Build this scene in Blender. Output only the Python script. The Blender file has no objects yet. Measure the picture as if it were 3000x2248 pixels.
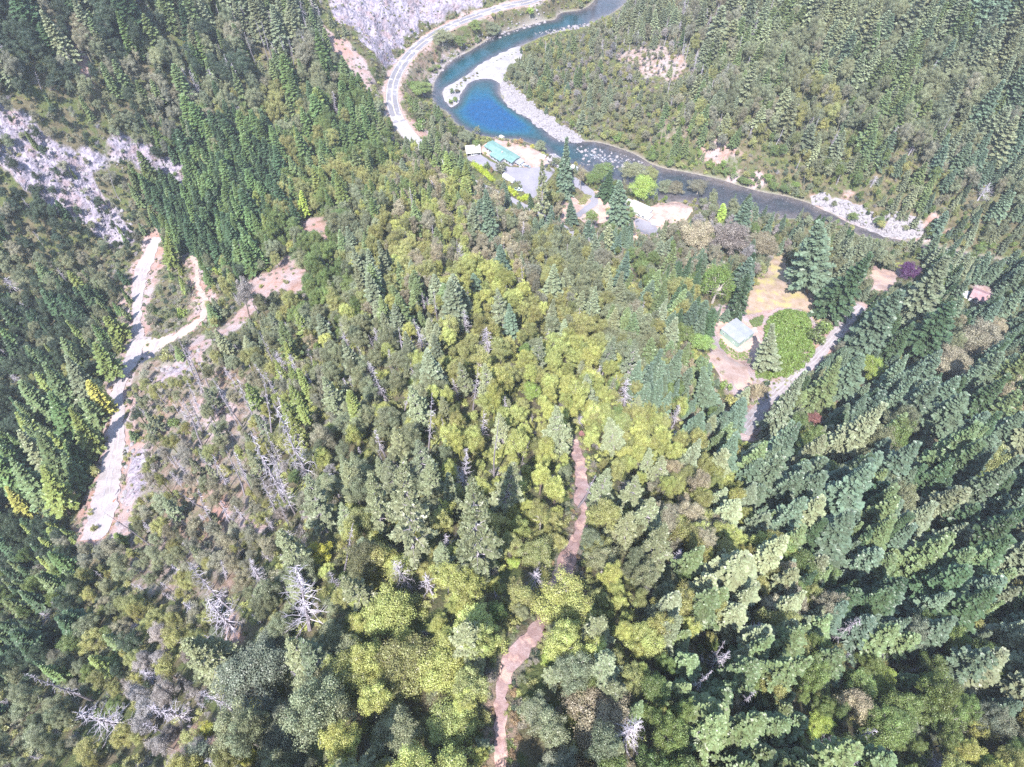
import bpy, bmesh, math, random
import numpy as np
from mathutils import Vector, Matrix, Euler
from mathutils.geometry import delaunay_2d_cdt

C = bpy.context
S = 1.3                      # world scale: control heights below are multiplied by this
F = 2000.0                   # focal length in photo pixels (3000 wide)
CAM_H = 230.0 * S
PITCH = math.radians(55.3)   # looking down
CP, SP = math.cos(PITCH), math.sin(PITCH)

# ------------------------------------------------------------------ camera
cam_d = bpy.data.cameras.new("drone_camera")
cam_d.sensor_width = 36.0
cam_d.lens = 24.0
cam_d.clip_start = 1.0
cam_d.clip_end = 12000.0
cam = bpy.data.objects.new("drone_camera", cam_d)
C.scene.collection.objects.link(cam)
cam.location = (0, 0, CAM_H)
cam.rotation_euler = (math.pi / 2 - PITCH, 0, 0)
C.scene.camera = cam

def ray(u, v):
    a = (u - 1500.0) / F
    b = (1124.0 - v) / F
    return np.array([a, CP + b * SP, -SP + b * CP])

# ------------------------------------------------------------------ sky, sun, exposure
anti = ray(1810, 1255)                       # the way the sunlight travels
anti = anti / np.linalg.norm(anti)
SUN_EL = math.asin(-anti[2])
sun_from = -anti
world = bpy.data.worlds.new("World")
C.scene.world = world
world.use_nodes = True
wn = world.node_tree
for n in list(wn.nodes): wn.nodes.remove(n)
sky = wn.nodes.new("ShaderNodeTexSky")
sky.sky_type = 'NISHITA'
sky.sun_disc = False
sky.sun_elevation = SUN_EL
sky.sun_rotation = math.atan2(sun_from[0], sun_from[1])
sky.air_density = 1.3
sky.dust_density = 0.6
bg = wn.nodes.new("ShaderNodeBackground"); bg.inputs[1].default_value = 0.15
wo = wn.nodes.new("ShaderNodeOutputWorld")
wn.links.new(sky.outputs[0], bg.inputs[0]); wn.links.new(bg.outputs[0], wo.inputs[0])
sl = bpy.data.lights.new("sun", 'SUN')
sl.energy = 5.0
sl.angle = math.radians(0.53)
sl.color = (1.0, 0.955, 0.92)
so = bpy.data.objects.new("sun", sl)
C.scene.collection.objects.link(so)
so.rotation_euler = Vector(sun_from).to_track_quat('Z', 'Y').to_euler()
so.location = (0, 0, 500)
vs = C.scene.view_settings
vs.view_transform = 'Standard'; vs.look = 'None'; vs.gamma = 1.0
vs.exposure = 1.75
HAZE = 0.00012
C.scene.cycles.max_bounces = 6
C.scene.cycles.diffuse_bounces = 3
C.scene.cycles.glossy_bounces = 2
C.scene.cycles.transmission_bounces = 3
C.scene.cycles.volume_bounces = 0
C.scene.cycles.use_denoising = False

rng = np.random.default_rng(7)
random.seed(7)

# ------------------------------------------------------------------ noise helpers
def vnoise(x, y, seed):
    r = np.random.default_rng(seed).random((64, 64))
    xi = np.floor(x).astype(int); yi = np.floor(y).astype(int)
    fx = x - xi; fy = y - yi
    fx = fx * fx * (3 - 2 * fx); fy = fy * fy * (3 - 2 * fy)
    g = lambda i, j: r[i % 64, j % 64]
    return (g(xi, yi) * (1 - fx) * (1 - fy) + g(xi + 1, yi) * fx * (1 - fy) +
            g(xi, yi + 1) * (1 - fx) * fy + g(xi + 1, yi + 1) * fx * fy) * 2 - 1

def fbm(x, y, sc, seed, octv=4, gain=0.5):
    x = np.asarray(x, float) / sc; y = np.asarray(y, float) / sc
    o = np.zeros_like(x); a = 1.0
    for i in range(octv):
        o = o + a * vnoise(x + 17.3 * i, y + 5.1 * i, seed + i); x = x * 2.03; y = y * 2.03; a *= gain
    return o

# ------------------------------------------------------------------ the lie of the land: (photo u, v, height / S)
CTRL = [
 # river and its flats
 (1842,0,0),(1742,0,0),(1500,170,0),(1330,250,0),(1290,310,0),(1450,340,0),(1600,430,0),(1800,480,0),(2000,540,0),(2200,600,0),(2400,625,0),(2600,700,1),(2850,760,3),
 (1500,130,1),(1450,200,1),(1500,450,6),(1600,470,6),(1450,400,3),(1700,560,5),(1800,600,5),(1950,620,5),(2050,720,8),(1700,250,6),(1900,300,8),(1800,100,8),(2000,400,10),
 (2200,450,12),(2400,540,6),(2600,640,6),(2700,550,15),(2850,640,13),(2950,500,24),(2950,700,14),
 # highway and rock cut
 (1565,2,10),(1420,40,10),(1300,70,10),(1180,150,10),(1140,250,10),(1155,330,10),(1195,400,10),(1300,480,11),(1430,552,11),(1530,600,10),(1656,667,10),(1800,770,13),
 (1050,120,28),(960,30,36),(1150,20,24),(1230,190,5),(1210,300,6),
 # upper right hillside
 (2400,300,25),(2500,100,45),(2800,300,38),(2950,50,60),(2300,50,35),(2000,50,15),(2650,150,45),
 # central ridge, from below the drone to the river
 (1620,2240,130),(1620,1900,124),(1690,1500,105),(1700,1300,92),(1650,1100,75),(1500,900,58),(1350,750,45),(1200,600,28),(1400,620,20),
 (1600,800,36),(1800,900,34),(1900,1050,44),(1480,1600,108),
 # right valley
 (2160,980,22),(2320,980,20),(2220,1240,30),(2400,1050,22),(2600,830,14),(2845,870,14),(2440,900,17),(2250,850,18),(2000,1300,62),(2100,1500,75),(2200,1700,85),
 (2700,1300,36),(2950,1250,34),(2950,1700,60),(2600,2100,88),(2950,2200,88),(2500,1500,54),(2950,950,16),
 # left valley: dirt road, ravine, hillside
 (430,740,11),(400,1000,22),(340,1200,30),(310,1450,38),(250,1600,42),(520,960,26),(580,820,21),(60,1250,7),(30,1500,10),(150,1000,12),(30,850,12),(30,1800,30),
 (100,2100,75),(400,2200,95),(600,1800,85),(800,1500,82),(600,1500,62),(500,1250,45),(650,1100,50),(900,1200,72),(1000,1700,105),(1100,2100,122),(900,900,45),(750,750,29),(600,650,18),
 (300,700,14),(200,600,25),(50,450,45),(0,300,60),(250,300,50),(400,450,28),(500,200,45),(100,50,72),(500,0,60),(800,50,45),(800,300,22),(700,450,18),(950,400,18),
]
ctrl = []
for u, v, z in CTRL:
    d = ray(u, v); t = (CAM_H - z * S) / -d[2]
    ctrl.append((d[0] * t, d[1] * t, z * S))
for x, y, z in [(0,-130,135),(-150,-120,110),(150,-120,100),(-330,0,60),(-420,250,130),(-330,480,150),(-120,600,110),(60,640,60),(220,620,95),(420,520,120),(430,300,80),(330,120,70),(300,-50,110),(0,760,100),(600,800,220),(-600,800,230),(600,-200,150),(-600,-200,160),(-300,-60,100)]:
    ctrl.append((x * S, y * S, z * S))
ctrl = np.array(ctrl)
def tps_fit(P, lam):
    n = len(P); X = P[:, :2] / 100.0
    d = np.linalg.norm(X[:, None] - X[None], axis=2)
    K = np.where(d > 0, d * d * np.log(d + 1e-12), 0) + lam * np.eye(n)
    A = np.zeros((n + 3, n + 3)); A[:n, :n] = K; A[:n, n] = 1; A[:n, n + 1:] = X
    A[n:, :n] = A[:n, n:].T
    b = np.zeros(n + 3); b[:n] = P[:, 2]
    return np.linalg.solve(A, b), X
TW, TX = tps_fit(ctrl, 0.012)
def tps(x, y):
    x = np.clip(np.asarray(x, float), -700, 700) / 100.0; y = np.clip(np.asarray(y, float), -250, 1000) / 100.0
    sh = x.shape; x = x.ravel(); y = y.ravel(); out = np.empty_like(x)
    for i in range(0, len(x), 20000):
        xx, yy = x[i:i+20000], y[i:i+20000]
        d2 = (xx[:, None] - TX[None, :, 0])**2 + (yy[:, None] - TX[None, :, 1])**2
        K = 0.5 * d2 * np.log(d2 + 1e-12)
        out[i:i+20000] = K @ TW[:-3] + TW[-3] + xx * TW[-2] + yy * TW[-1]
    return out.reshape(sh)

# grid: fine where the photograph looks, stretched out to the horizon
def axis(lo, hi, st, far):
    a = list(np.arange(lo, hi + st / 2, st)); s = st; x = a[-1]
    while x < far: s *= 1.25; x += s; a.append(x)
    s = st; x = a[0]; b = []
    while x > -far: s *= 1.25; x -= s; b.append(x)
    return np.array(b[::-1] + a)
GX = axis(-345, 345, 1.6, 4000); GY = axis(-60, 640, 1.6, 4000)
MX, MY = np.meshgrid(GX, GY)
HZ = tps(MX, MY)

class Terrain: pass
def sample(G, x, y):
    x = np.asarray(x, float); y = np.asarray(y, float)
    i = np.clip(np.searchsorted(GX, x) - 1, 0, len(GX) - 2); j = np.clip(np.searchsorted(GY, y) - 1, 0, len(GY) - 2)
    fx = np.clip((x - GX[i]) / (GX[i+1] - GX[i]), 0, 1); fy = np.clip((y - GY[j]) / (GY[j+1] - GY[j]), 0, 1)
    return (G[j, i] * (1 - fx) * (1 - fy) + G[j, i+1] * fx * (1 - fy) + G[j+1, i] * (1 - fx) * fy + G[j+1, i+1] * fx * fy)
TS = np.arange(40, 1300, 1.5)
def hit(u, v, dz=0.0, G=None):
    """ground point seen at photo pixel (u, v); dz lifts the surface"""
    G = HZ if G is None else G
    d = ray(u, v)
    px, py, pz = d[0] * TS, d[1] * TS, CAM_H + d[2] * TS
    h = sample(G, px, py) + dz
    k = int(np.argmax(pz < h))
    if pz[k] >= h[k]: k = len(TS) - 1
    a0 = pz[k-1] - h[k-1]; a1 = h[k] - pz[k]
    t = TS[k-1] + 1.5 * a0 / (a0 + a1 + 1e-9)
    return np.array([d[0] * t, d[1] * t, CAM_H + d[2] * t])
def proj(x, y, z):
    x = np.asarray(x, float); y = np.asarray(y, float); z = np.asarray(z, float) - CAM_H
    f = y * CP - z * SP; up = y * SP + z * CP
    return 1500 + F * x / f, 1124 - F * up / f, f
def onplane(u, v, z=0.0):
    d = ray(u, v); t = (CAM_H - z) / -d[2]
    return (d[0] * t, d[1] * t)

def inpoly(px, py, poly):
    px = np.asarray(px, float); py = np.asarray(py, float)
    c = np.zeros(px.shape, bool); n = len(poly)
    for i in range(n):
        x1, y1 = poly[i]; x2, y2 = poly[(i + 1) % n]
        if y1 == y2: continue
        m = ((y1 > py) != (y2 > py)) & (px < (x2 - x1) * (py - y1) / (y2 - y1) + x1)
        c ^= m
    return c
def segdist(px, py, poly, closed=True):
    px = np.asarray(px, float); py = np.asarray(py, float)
    best = np.full(px.shape, 1e9)
    n = len(poly)
    for i in range(n if closed else n - 1):
        x1, y1 = poly[i]; x2, y2 = poly[(i + 1) % n]
        dx, dy = x2 - x1, y2 - y1; L = dx * dx + dy * dy + 1e-9
        t = np.clip(((px - x1) * dx + (py - y1) * dy) / L, 0, 1)
        best = np.minimum(best, np.hypot(px - x1 - t * dx, py - y1 - t * dy))
    return best
def densify(pts, step, closed=False):
    """Catmull-Rom through pts"""
    P = [np.array(p, float) for p in pts]; n = len(P); out = []
    rngi = range(n if closed else n - 1)
    for i in rngi:
        p0 = P[(i - 1) % n] if (closed or i > 0) else 2 * P[0] - P[1]
        p1 = P[i]; p2 = P[(i + 1) % n]
        p3 = P[(i + 2) % n] if (closed or i + 2 < n) else 2 * P[-1] - P[-2]
        m = max(1, int(np.linalg.norm((p2 - p1)[:2]) / step))
        for k in range(m):
            t = k / m
            out.append(0.5 * ((2 * p1) + (-p0 + p2) * t + (2*p0 - 5*p1 + 4*p2 - p3) * t*t + (-p0 + 3*p1 - 3*p2 + p3) * t**3))
    if not closed: out.append(P[-1])
    return np.array(out)

# ------------------------------------------------------------------ river outline (pixels on the water plane)
RIV = [(1775,-110),(1760,-50),(1742,0),(1705,28),(1640,38),(1625,58),(1580,62),(1520,82),(1452,104),(1407,131),(1375,150),(1317,181),(1290,212),(1272,245),(1267,280),(1276,308),
 (1308,326),(1330,355),(1375,385),(1425,400),(1475,406),(1521,410),(1579,430),(1610,455),(1640,475),(1692,485),(1720,500),(1745,518),(1800,545),(1860,562),(1905,578),(1940,590),(2000,592),(2050,600),(2140,620),(2250,640),
 (2330,640),(2375,643),(2430,650),(2475,660),(2520,690),(2610,707),(2700,740),(2850,785),(3050,850),(3300,930),
 (3320,860),(3050,790),(2850,745),(2700,715),(2600,695),(2540,672),(2490,655),(2434,625),(2400,610),(2371,596),(2300,575),(2230,562),(2170,545),(2104,525),(2000,503),(1950,495),(1905,479),(1869,457),(1837,443),
 (1764,420),(1706,414),(1678,416),(1633,407),(1601,384),(1560,353),(1515,326),(1475,294),(1466,270),(1466,245),(1443,231),(1407,229),(1375,240),(1362,253),(1348,276),(1339,303),(1325,314),
 (1307,298),(1296,271),(1316,253),(1362,226),(1407,194),(1452,167),(1515,140),(1555,122),(1600,103),(1628,93),(1670,87),(1720,81),(1742,63),(1790,40),(1841,0),(1870,-50),(1890,-110)]
RIVW = [onplane(u, v) for u, v in RIV]
RIVW = densify(RIVW, 4, closed=True)
rin = inpoly(MX, MY, RIVW)
near = (np.abs(MX) < 420) & (MY > 200) & (MY < 760)
rdist = np.full(MX.shape, 1e3)
rdist[near] = segdist(MX[near], MY[near], RIVW)
sd = np.where(rin, -rdist, rdist)            # signed distance to the water's edge
bed = -np.clip(-sd * 0.35, 0.05, 2.6)
land = np.maximum(HZ, 0.25 + 0.0 * HZ)
bl = np.clip(sd / 14.0, 0, 1) ; bl = bl * bl * (3 - 2 * bl)
bank = 0.15 + np.clip(sd, 0, 14) * 0.16
HZ = np.where(sd < 0, bed, bank * (1 - bl) + land * bl)

# ------------------------------------------------------------------ roads
ROADS = {}
def road(key, pts, width, smooth=9, G=None):
    w = []
    for p in pts:
        q = hit(p[0], p[1]); w.append((q[0], q[1], q[2], p[2] if len(p) > 2 else width))
    D = densify(w, 2.0 if width > 5 else 1.0)
    z = D[:, 2].copy()
    k = smooth
    zp = np.pad(z, k, mode='edge'); z = np.convolve(zp, np.ones(2*k+1) / (2*k+1), 'valid')
    D[:, 2] = z
    ROADS[key] = D
    return D
hw = road('highway', [(1720,-60),(1640,-22),(1565,2),(1490,16),(1418,38),(1355,64),(1290,98),(1225,145),(1180,188),(1155,235),(1148,280),(1154,320),(1170,358),(1200,398),(1240,436),(1285,470),(1320,492)], 8.6)
hw[:, 2] = np.clip(hw[:, 2], 9.5 * S, 14 * S)
bw = road('back_lane', [(1285,470),(1365,520),(1430,552),(1530,602),(1600,640),(1656,668),(1712,706),(1800,770)], 4.0)
dr = road('dirt_road', [(458,690,6),(442,735,8),(418,790,8.5),(408,850,6.5),(404,900,4.5),(398,950,5),(402,990,7),(388,1040,7),(362,1095,6.5),(345,1160,5.5),(340,1215,6),(334,1290,7.5),(320,1370,9),(308,1450,10.5),(292,1520,11),(266,1580,8)], 8)
br = road('branch_track', [(405,1008,6),(450,1000,8),(500,985,4.5),(550,960,4.0),(588,925,3.4),(598,885,3.0),(585,850,3.0),(578,815,3.0),(574,775,2.8),(560,745,2.6)], 4)
tr1 = road('trail', [(1684,1290,2.0),(1692,1330,2.9),(1700,1370,3.4),(1704,1420,4.0),(1698,1465,3.4),(1708,1500,2.2),(1698,1550,2.6),(1680,1600,3.0),(1660,1635,3.4),(1655,1670,4.6),(1640,1710,4.8),(1625,1760,2.4),(1600,1805,2.4),(1585,1830,2.8),(1560,1865,3.4),(1520,1905,3.6),(1490,1950,3.0),(1470,2010,2.4),(1463,2080,1.9),(1465,2150,1.6),(1466,2250,1.5),(1468,2330,1.5)], 3.4, smooth=4)
ln = road('lane', [(2180,1262,6),(2196,1240,6.5),(2222,1205,6),(2252,1170,5.5),(2285,1140,5.5),(2320,1108,6),(2352,1084,6.5),(2388,1050,6.5),(2420,1015,6),(2455,975,6),(2490,938,6),(2530,900,6)], 6)
pth = road('driveway', [(1690,628,4.0),(1715,606,4.5),(1742,588,5),(1722,560,6),(1694,538,7),(1660,520,8)], 5)
up2 = road('footpath', [(1796,765,2.2),(1815,790,3.2),(1838,818,3.4),(1850,840,2.6),(1872,870,2.4),(1890,895,2.0)], 3)
def flatten(D, extra=1.5, soft=6.0, drop=0.12):
    global HZ
    x0, x1, y0, y1 = D[:,0].min()-25, D[:,0].max()+25, D[:,1].min()-25, D[:,1].max()+25
    m = (MX > x0) & (MX < x1) & (MY > y0) & (MY < y1)
    px, py = MX[m], MY[m]
    best = np.full(px.shape, 1e9); zc = np.zeros(px.shape); wd = np.zeros(px.shape)
    for q in D:
        d = np.hypot(px - q[0], py - q[1]); k = d < best
        best[k] = d[k]; zc[k] = q[2]; wd[k] = q[3]
    w = 1 - np.clip((best - wd / 2 - extra) / soft, 0, 1); w = w * w * (3 - 2 * w)
    HZ[m] = HZ[m] * (1 - w) + (zc - drop) * w
    return m, best - wd / 2

# small relief, fading out near water
nz = fbm(MX, MY, 38, 11, 4) * 1.6 + fbm(MX, MY, 9, 31, 3) * 0.35
HZ = HZ + nz * np.clip((sd - 6) / 25, 0, 1)

# yards and building plots are level
def level(px_poly, z, soft=10.0):
    global HZ
    P = [onplane(u, v, z) for u, v in px_poly]
    m = (np.abs(MX) < 345) & (MY > 0) & (MY < 640)
    px, py = MX[m], MY[m]
    ins = inpoly(px, py, P); d = segdist(px, py, P)
    w = np.where(ins, 1, 1 - np.clip(d / soft, 0, 1)); w = w * w * (3 - 2 * w)
    keep = np.clip(sd[m] / 5.0, 0, 1)
    HZ[m] = HZ[m] * (1 - w * keep) + z * w * keep
YARD_Z, YARD2_Z, SHED_Z, HOUSE_Z = 5.2, 5.4, 21 * S, 14 * S
level([(1350,440),(1400,428),(1450,415),(1530,428),(1600,470),(1600,520),(1570,590),(1520,580),(1440,520),(1370,480)], YARD_Z)
level([(1660,565),(1720,530),(1780,590),(1850,600),(1905,600),(2040,615),(2000,660),(1930,690),(1860,660),(1760,660)], YARD2_Z)
level([(2100,960),(2160,925),(2230,985),(2170,1040)], SHED_Z, 14)
level([(2820,860),(2870,835),(2915,865),(2860,900)], HOUSE_Z, 12)
level([(400,990),(466,990),(466,1040),(430,1065),(398,1060)], float(np.interp(0, [0], [dr[np.argmin(np.hypot(dr[:,0]-hit(400,1010)[0], dr[:,1]-hit(400,1010)[1])), 2]])), 6)
for k, e in (('highway', 2.2), ('back_lane', .6), ('dirt_road', 1.0), ('branch_track', .8), ('trail', .8), ('lane', 1.0), ('driveway', .8), ('footpath', .6)):
    D = ROADS[k]
    if k != 'highway': D[:, 2] = sample(HZ, D[:, 0], D[:, 1]); D[:, 2] = np.convolve(np.pad(D[:, 2], 4, mode='edge'), np.ones(9) / 9, 'valid')
    flatten(D, extra=e, soft=7 if k == 'highway' else 4)

def H(x, y): return sample(HZ, x, y)
def gz(x, y): return float(sample(HZ, x, y))
# ------------------------------------------------------------------ materials
def new_mat(name):
    m = bpy.data.materials.new(name); m.use_nodes = True
    nt = m.node_tree
    for n in list(nt.nodes): nt.nodes.remove(n)
    out = nt.nodes.new("ShaderNodeOutputMaterial")
    return m, nt, out
def N(nt, t, **kw):
    n = nt.nodes.new(t)
    for k, v in kw.items():
        if hasattr(n, k) and not k.startswith('i_'): setattr(n, k, v)
    return n
def L(nt, a, b): nt.links.new(a, b)
def val(nt, a, b, op, clamp=False):
    n = nt.nodes.new("ShaderNodeMath"); n.operation = op; n.use_clamp = clamp
    for i, x in enumerate((a, b)):
        if x is None: continue
        if isinstance(x, (int, float)): n.inputs[i].default_value = x
        else: L(nt, x, n.inputs[i])
    return n.outputs[0]
def noise(nt, vec, scale, detail=4, rough=0.55):
    n = nt.nodes.new("ShaderNodeTexNoise"); n.inputs['Scale'].default_value = scale
    n.inputs['Detail'].default_value = detail; n.inputs['Roughness'].default_value = rough
    L(nt, vec, n.inputs['Vector']); return n.outputs['Fac']
def ramp(nt, fac, stops):
    n = nt.nodes.new("ShaderNodeValToRGB"); e = n.color_ramp.elements
    while len(e) < len(stops): e.new(0.5)
    for i, (p, c) in enumerate(stops):
        e[i].position = p; e[i].color = (c[0], c[1], c[2], 1)
    L(nt, fac, n.inputs[0]); return n.outputs[0]
def mix(nt, fac, a, b, mode='MIX'):
    n = nt.nodes.new("ShaderNodeMix"); n.data_type = 'RGBA'; n.blend_type = mode
    for i, x in ((0, fac), (6, a), (7, b)):
        if isinstance(x, (int, float)): n.inputs[i].default_value = x
        elif isinstance(x, tuple): n.inputs[i].default_value = (x[0], x[1], x[2], 1)
        else: L(nt, x, n.inputs[i])
    return n.outputs[2]
def attr(nt, name, typ='GEOMETRY'):
    n = nt.nodes.new("ShaderNodeAttribute"); n.attribute_name = name; n.attribute_type = typ
    return n
def pos(nt):
    return nt.nodes.new("ShaderNodeNewGeometry").outputs['Position']
def objco(nt):
    return nt.nodes.new("ShaderNodeTexCoord").outputs['Object']
def principled(nt, out, col, rough=0.9, bump=None, bstr=0.3, bdist=0.3, metal=0.0, spec=0.3):
    p = nt.nodes.new("ShaderNodeBsdfPrincipled")
    if isinstance(col, tuple): p.inputs['Base Color'].default_value = (*col, 1)
    else: L(nt, col, p.inputs['Base Color'])
    if isinstance(rough, (int, float)): p.inputs['Roughness'].default_value = rough
    else: L(nt, rough, p.inputs['Roughness'])
    p.inputs['Metallic'].default_value = metal
    p.inputs['Specular IOR Level'].default_value = spec
    if bump is not None:
        b = nt.nodes.new("ShaderNodeBump"); b.inputs['Strength'].default_value = bstr; b.inputs['Distance'].default_value = bdist
        L(nt, bump, b.inputs['Height']); L(nt, b.outputs[0], p.inputs['Normal'])
    L(nt, p.outputs[0], out.inputs[0]); return p

def foliage_mat(name, trans=0.3):
    m, nt, out = new_mat(name)
    t = attr(nt, 'tint', 'INSTANCER').outputs['Color']
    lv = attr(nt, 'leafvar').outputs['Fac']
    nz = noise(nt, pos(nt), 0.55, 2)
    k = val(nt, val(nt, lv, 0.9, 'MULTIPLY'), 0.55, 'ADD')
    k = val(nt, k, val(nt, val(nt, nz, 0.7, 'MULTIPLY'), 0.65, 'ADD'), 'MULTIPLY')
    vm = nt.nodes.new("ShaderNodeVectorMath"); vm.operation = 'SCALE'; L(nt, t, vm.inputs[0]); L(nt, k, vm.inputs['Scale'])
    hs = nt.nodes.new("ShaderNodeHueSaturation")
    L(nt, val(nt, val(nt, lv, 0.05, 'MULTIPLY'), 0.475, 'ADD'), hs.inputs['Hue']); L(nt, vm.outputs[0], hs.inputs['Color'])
    d = nt.nodes.new("ShaderNodeBsdfDiffuse"); tr = nt.nodes.new("ShaderNodeBsdfTranslucent"); gl = nt.nodes.new("ShaderNodeBsdfGlossy")
    gl.inputs['Roughness'].default_value = 0.45
    L(nt, hs.outputs[0], d.inputs[0]); L(nt, hs.outputs[0], tr.inputs[0])
    mx = nt.nodes.new("ShaderNodeMixShader"); mx.inputs[0].default_value = trans
    L(nt, d.outputs[0], mx.inputs[1]); L(nt, tr.outputs[0], mx.inputs[2])
    m2 = nt.nodes.new("ShaderNodeMixShader"); m2.inputs[0].default_value = 0.035
    L(nt, mx.outputs[0], m2.inputs[1]); L(nt, gl.outputs[0], m2.inputs[2])
    L(nt, m2.outputs[0], out.inputs[0]); return m
def simple_mat(name, col, rough=0.8, var=0.15, scale=3.0, bstr=0.2, metal=0.0, spec=0.3, world=False):
    m, nt, out = new_mat(name)
    f = noise(nt, pos(nt) if world else objco(nt), scale, 4)
    lo = tuple(c * (1 - var) for c in col); hi = tuple(min(1, c * (1 + var)) for c in col)
    principled(nt, out, ramp(nt, f, [(0.3, lo), (0.7, hi)]), rough, f, bstr, 0.05, metal, spec); return m
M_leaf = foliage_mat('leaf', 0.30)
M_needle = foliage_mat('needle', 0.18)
M_bark = simple_mat('bark', (0.13, 0.10, 0.085), 0.95, 0.4, 4)
M_palebark = simple_mat('pale_bark', (0.30, 0.27, 0.25), 0.95, 0.3, 4)
M_lavbark = simple_mat('grey_branch_bark', (0.24, 0.215, 0.235), 0.95, 0.3, 3)
M_redbark = simple_mat('red_bark', (0.36, 0.13, 0.06), 0.8, 0.25, 3)
M_dead = simple_mat('dead_wood', (0.29, 0.265, 0.30), 0.95, 0.3, 3)
M_deadtrunk = simple_mat('dead_trunk', (0.17, 0.15, 0.17), 0.95, 0.35, 2)

def terrain_mat():
    m, nt, out = new_mat('hillside_ground'); P = pos(nt)
    bare = attr(nt, 'bare').outputs['Fac']; rock = attr(nt, 'rock').outputs['Fac']; wet = attr(nt, 'bed').outputs['Fac']
    n1 = noise(nt, P, 0.035, 6); n2 = noise(nt, P, 0.35, 6, .65); n3 = noise(nt, P, 1.6, 5, .7); n4 = noise(nt, P, 0.12, 5, .6)
    duff = ramp(nt, n2, [(0.3, (0.045, 0.036, 0.022)), (0.5, (0.085, 0.075, 0.045)), (0.72, (0.13, 0.105, 0.07))])
    green = ramp(nt, n3, [(0.3, (0.035, 0.045, 0.018)), (0.7, (0.095, 0.11, 0.04))])
    base = mix(nt, ramp(nt, n4, [(0.45, (0, 0, 0)), (0.58, (1, 1, 1))]), duff, green)
    soil = ramp(nt, n2, [(0.25, (0.17, 0.105, 0.085)), (0.45, (0.27, 0.185, 0.155)), (0.62, (0.33, 0.25, 0.23)), (0.8, (0.37, 0.32, 0.32))])
    soil = mix(nt, ramp(nt, n4, [(0.42, (0, 0, 0)), (0.6, (1, 1, 1))]), soil, ramp(nt, n3, [(0.3, (0.26, 0.22, 0.21)), (0.7, (0.36, 0.31, 0.31))]))
    soil = mix(nt, ramp(nt, n1, [(0.5, (0, 0, 0)), (0.68, (.55, .55, .55))]), soil, (0.30, 0.145, 0.085))
    vor = nt.nodes.new("ShaderNodeTexVoronoi"); vor.inputs['Scale'].default_value = 0.45; vor.feature = 'F1'
    wv = nt.nodes.new("ShaderNodeVectorMath"); wv.operation = 'ADD'
    wn2 = nt.nodes.new("ShaderNodeTexNoise"); wn2.inputs['Scale'].default_value = 0.4; L(nt, P, wn2.inputs['Vector'])
    sc = nt.nodes.new("ShaderNodeVectorMath"); sc.operation = 'SCALE'; sc.inputs['Scale'].default_value = 3.0
    L(nt, wn2.outputs['Color'], sc.inputs[0]); L(nt, P, wv.inputs[0]); L(nt, sc.outputs[0], wv.inputs[1]); L(nt, wv.outputs[0], vor.inputs['Vector'])
    rk = ramp(nt, n2, [(0.30, (0.10, 0.09, 0.11)), (0.42, (0.26, 0.24, 0.28)), (0.55, (0.38, 0.35, 0.38)), (0.72, (0.46, 0.43, 0.45))])
    rk = mix(nt, ramp(nt, noise(nt, P, 0.07, 8, .75), [(0.40, (.65, .65, .65)), (0.50, (0, 0, 0))]), rk, (0.15, 0.135, 0.15))
    rk = mix(nt, ramp(nt, n4, [(0.5, (0, 0, 0)), (0.66, (.7, .7, .7))]), rk, (0.34, 0.25, 0.23))
    mb = val(nt, val(nt, bare, 2.2, 'MULTIPLY'), val(nt, val(nt, n2, 1.6, 'MULTIPLY'), 1.35, 'SUBTRACT'), 'ADD', True)
    mr = val(nt, val(nt, rock, 2.2, 'MULTIPLY'), val(nt, val(nt, n2, 2.0, 'MULTIPLY'), 1.6, 'SUBTRACT'), 'ADD', True)
    gate = val(nt, val(nt, bare, 8, 'MULTIPLY'), None, 'MULTIPLY', True); gate.node.inputs[1].default_value = 1
    gater = val(nt, val(nt, rock, 8, 'MULTIPLY'), None, 'MULTIPLY', True); gater.node.inputs[1].default_value = 1
    soil = mix(nt, 1.0, soil, (.80, .78, .82), 'MULTIPLY'); rk = mix(nt, 1.0, rk, (.62, .60, .66), 'MULTIPLY')
    c = mix(nt, val(nt, mb, gate, 'MULTIPLY', True), base, soil)
    c = mix(nt, val(nt, mr, gater, 'MULTIPLY', True), c, rk)
    c = mix(nt, wet, c, ramp(nt, n3, [(0.3, (0.12, 0.10, 0.085)), (0.7, (0.27, 0.25, 0.24))]))
    h = val(nt, val(nt, n3, 0.6, 'MULTIPLY'), val(nt, vor.outputs['Distance'], val(nt, rock, 1.2, 'MULTIPLY'), 'MULTIPLY'), 'ADD')
    principled(nt, out, c, 0.95, h, 0.8, 1.2, spec=0.15); return m

def ground_mat(name, stops, scale=0.5, patch=None, bstr=0.5, rough=0.95, fine=3.0, pscale=0.13):
    m, nt, out = new_mat(name); P = pos(nt)
    n1 = noise(nt, P, scale, 6, .62); n2 = noise(nt, P, fine, 4, .7)
    c = ramp(nt, n1, [(q_, tuple(k_ * .62 for k_ in w_)) for q_, w_ in stops])
    if patch: c = mix(nt, ramp(nt, noise(nt, P, pscale, 5, .6), [(0.5, (0, 0, 0)), (0.62, (1, 1, 1))]), c, patch)
    c = mix(nt, 0.55, c, mix(nt, 1.0, c, ramp(nt, n2, [(0.25, (0.55, 0.55, 0.55)), (0.75, (1.3, 1.3, 1.3))]), 'MULTIPLY'))
    principled(nt, out, c, rough, n2, bstr, 0.25, spec=0.2); return m
M_terrain = terrain_mat()
M_gravelroad = ground_mat('gravel_track', [(0.3, (0.25, 0.21, 0.21)), (0.5, (0.33, 0.29, 0.30)), (0.7, (0.42, 0.38, 0.39))], 0.3)
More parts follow.
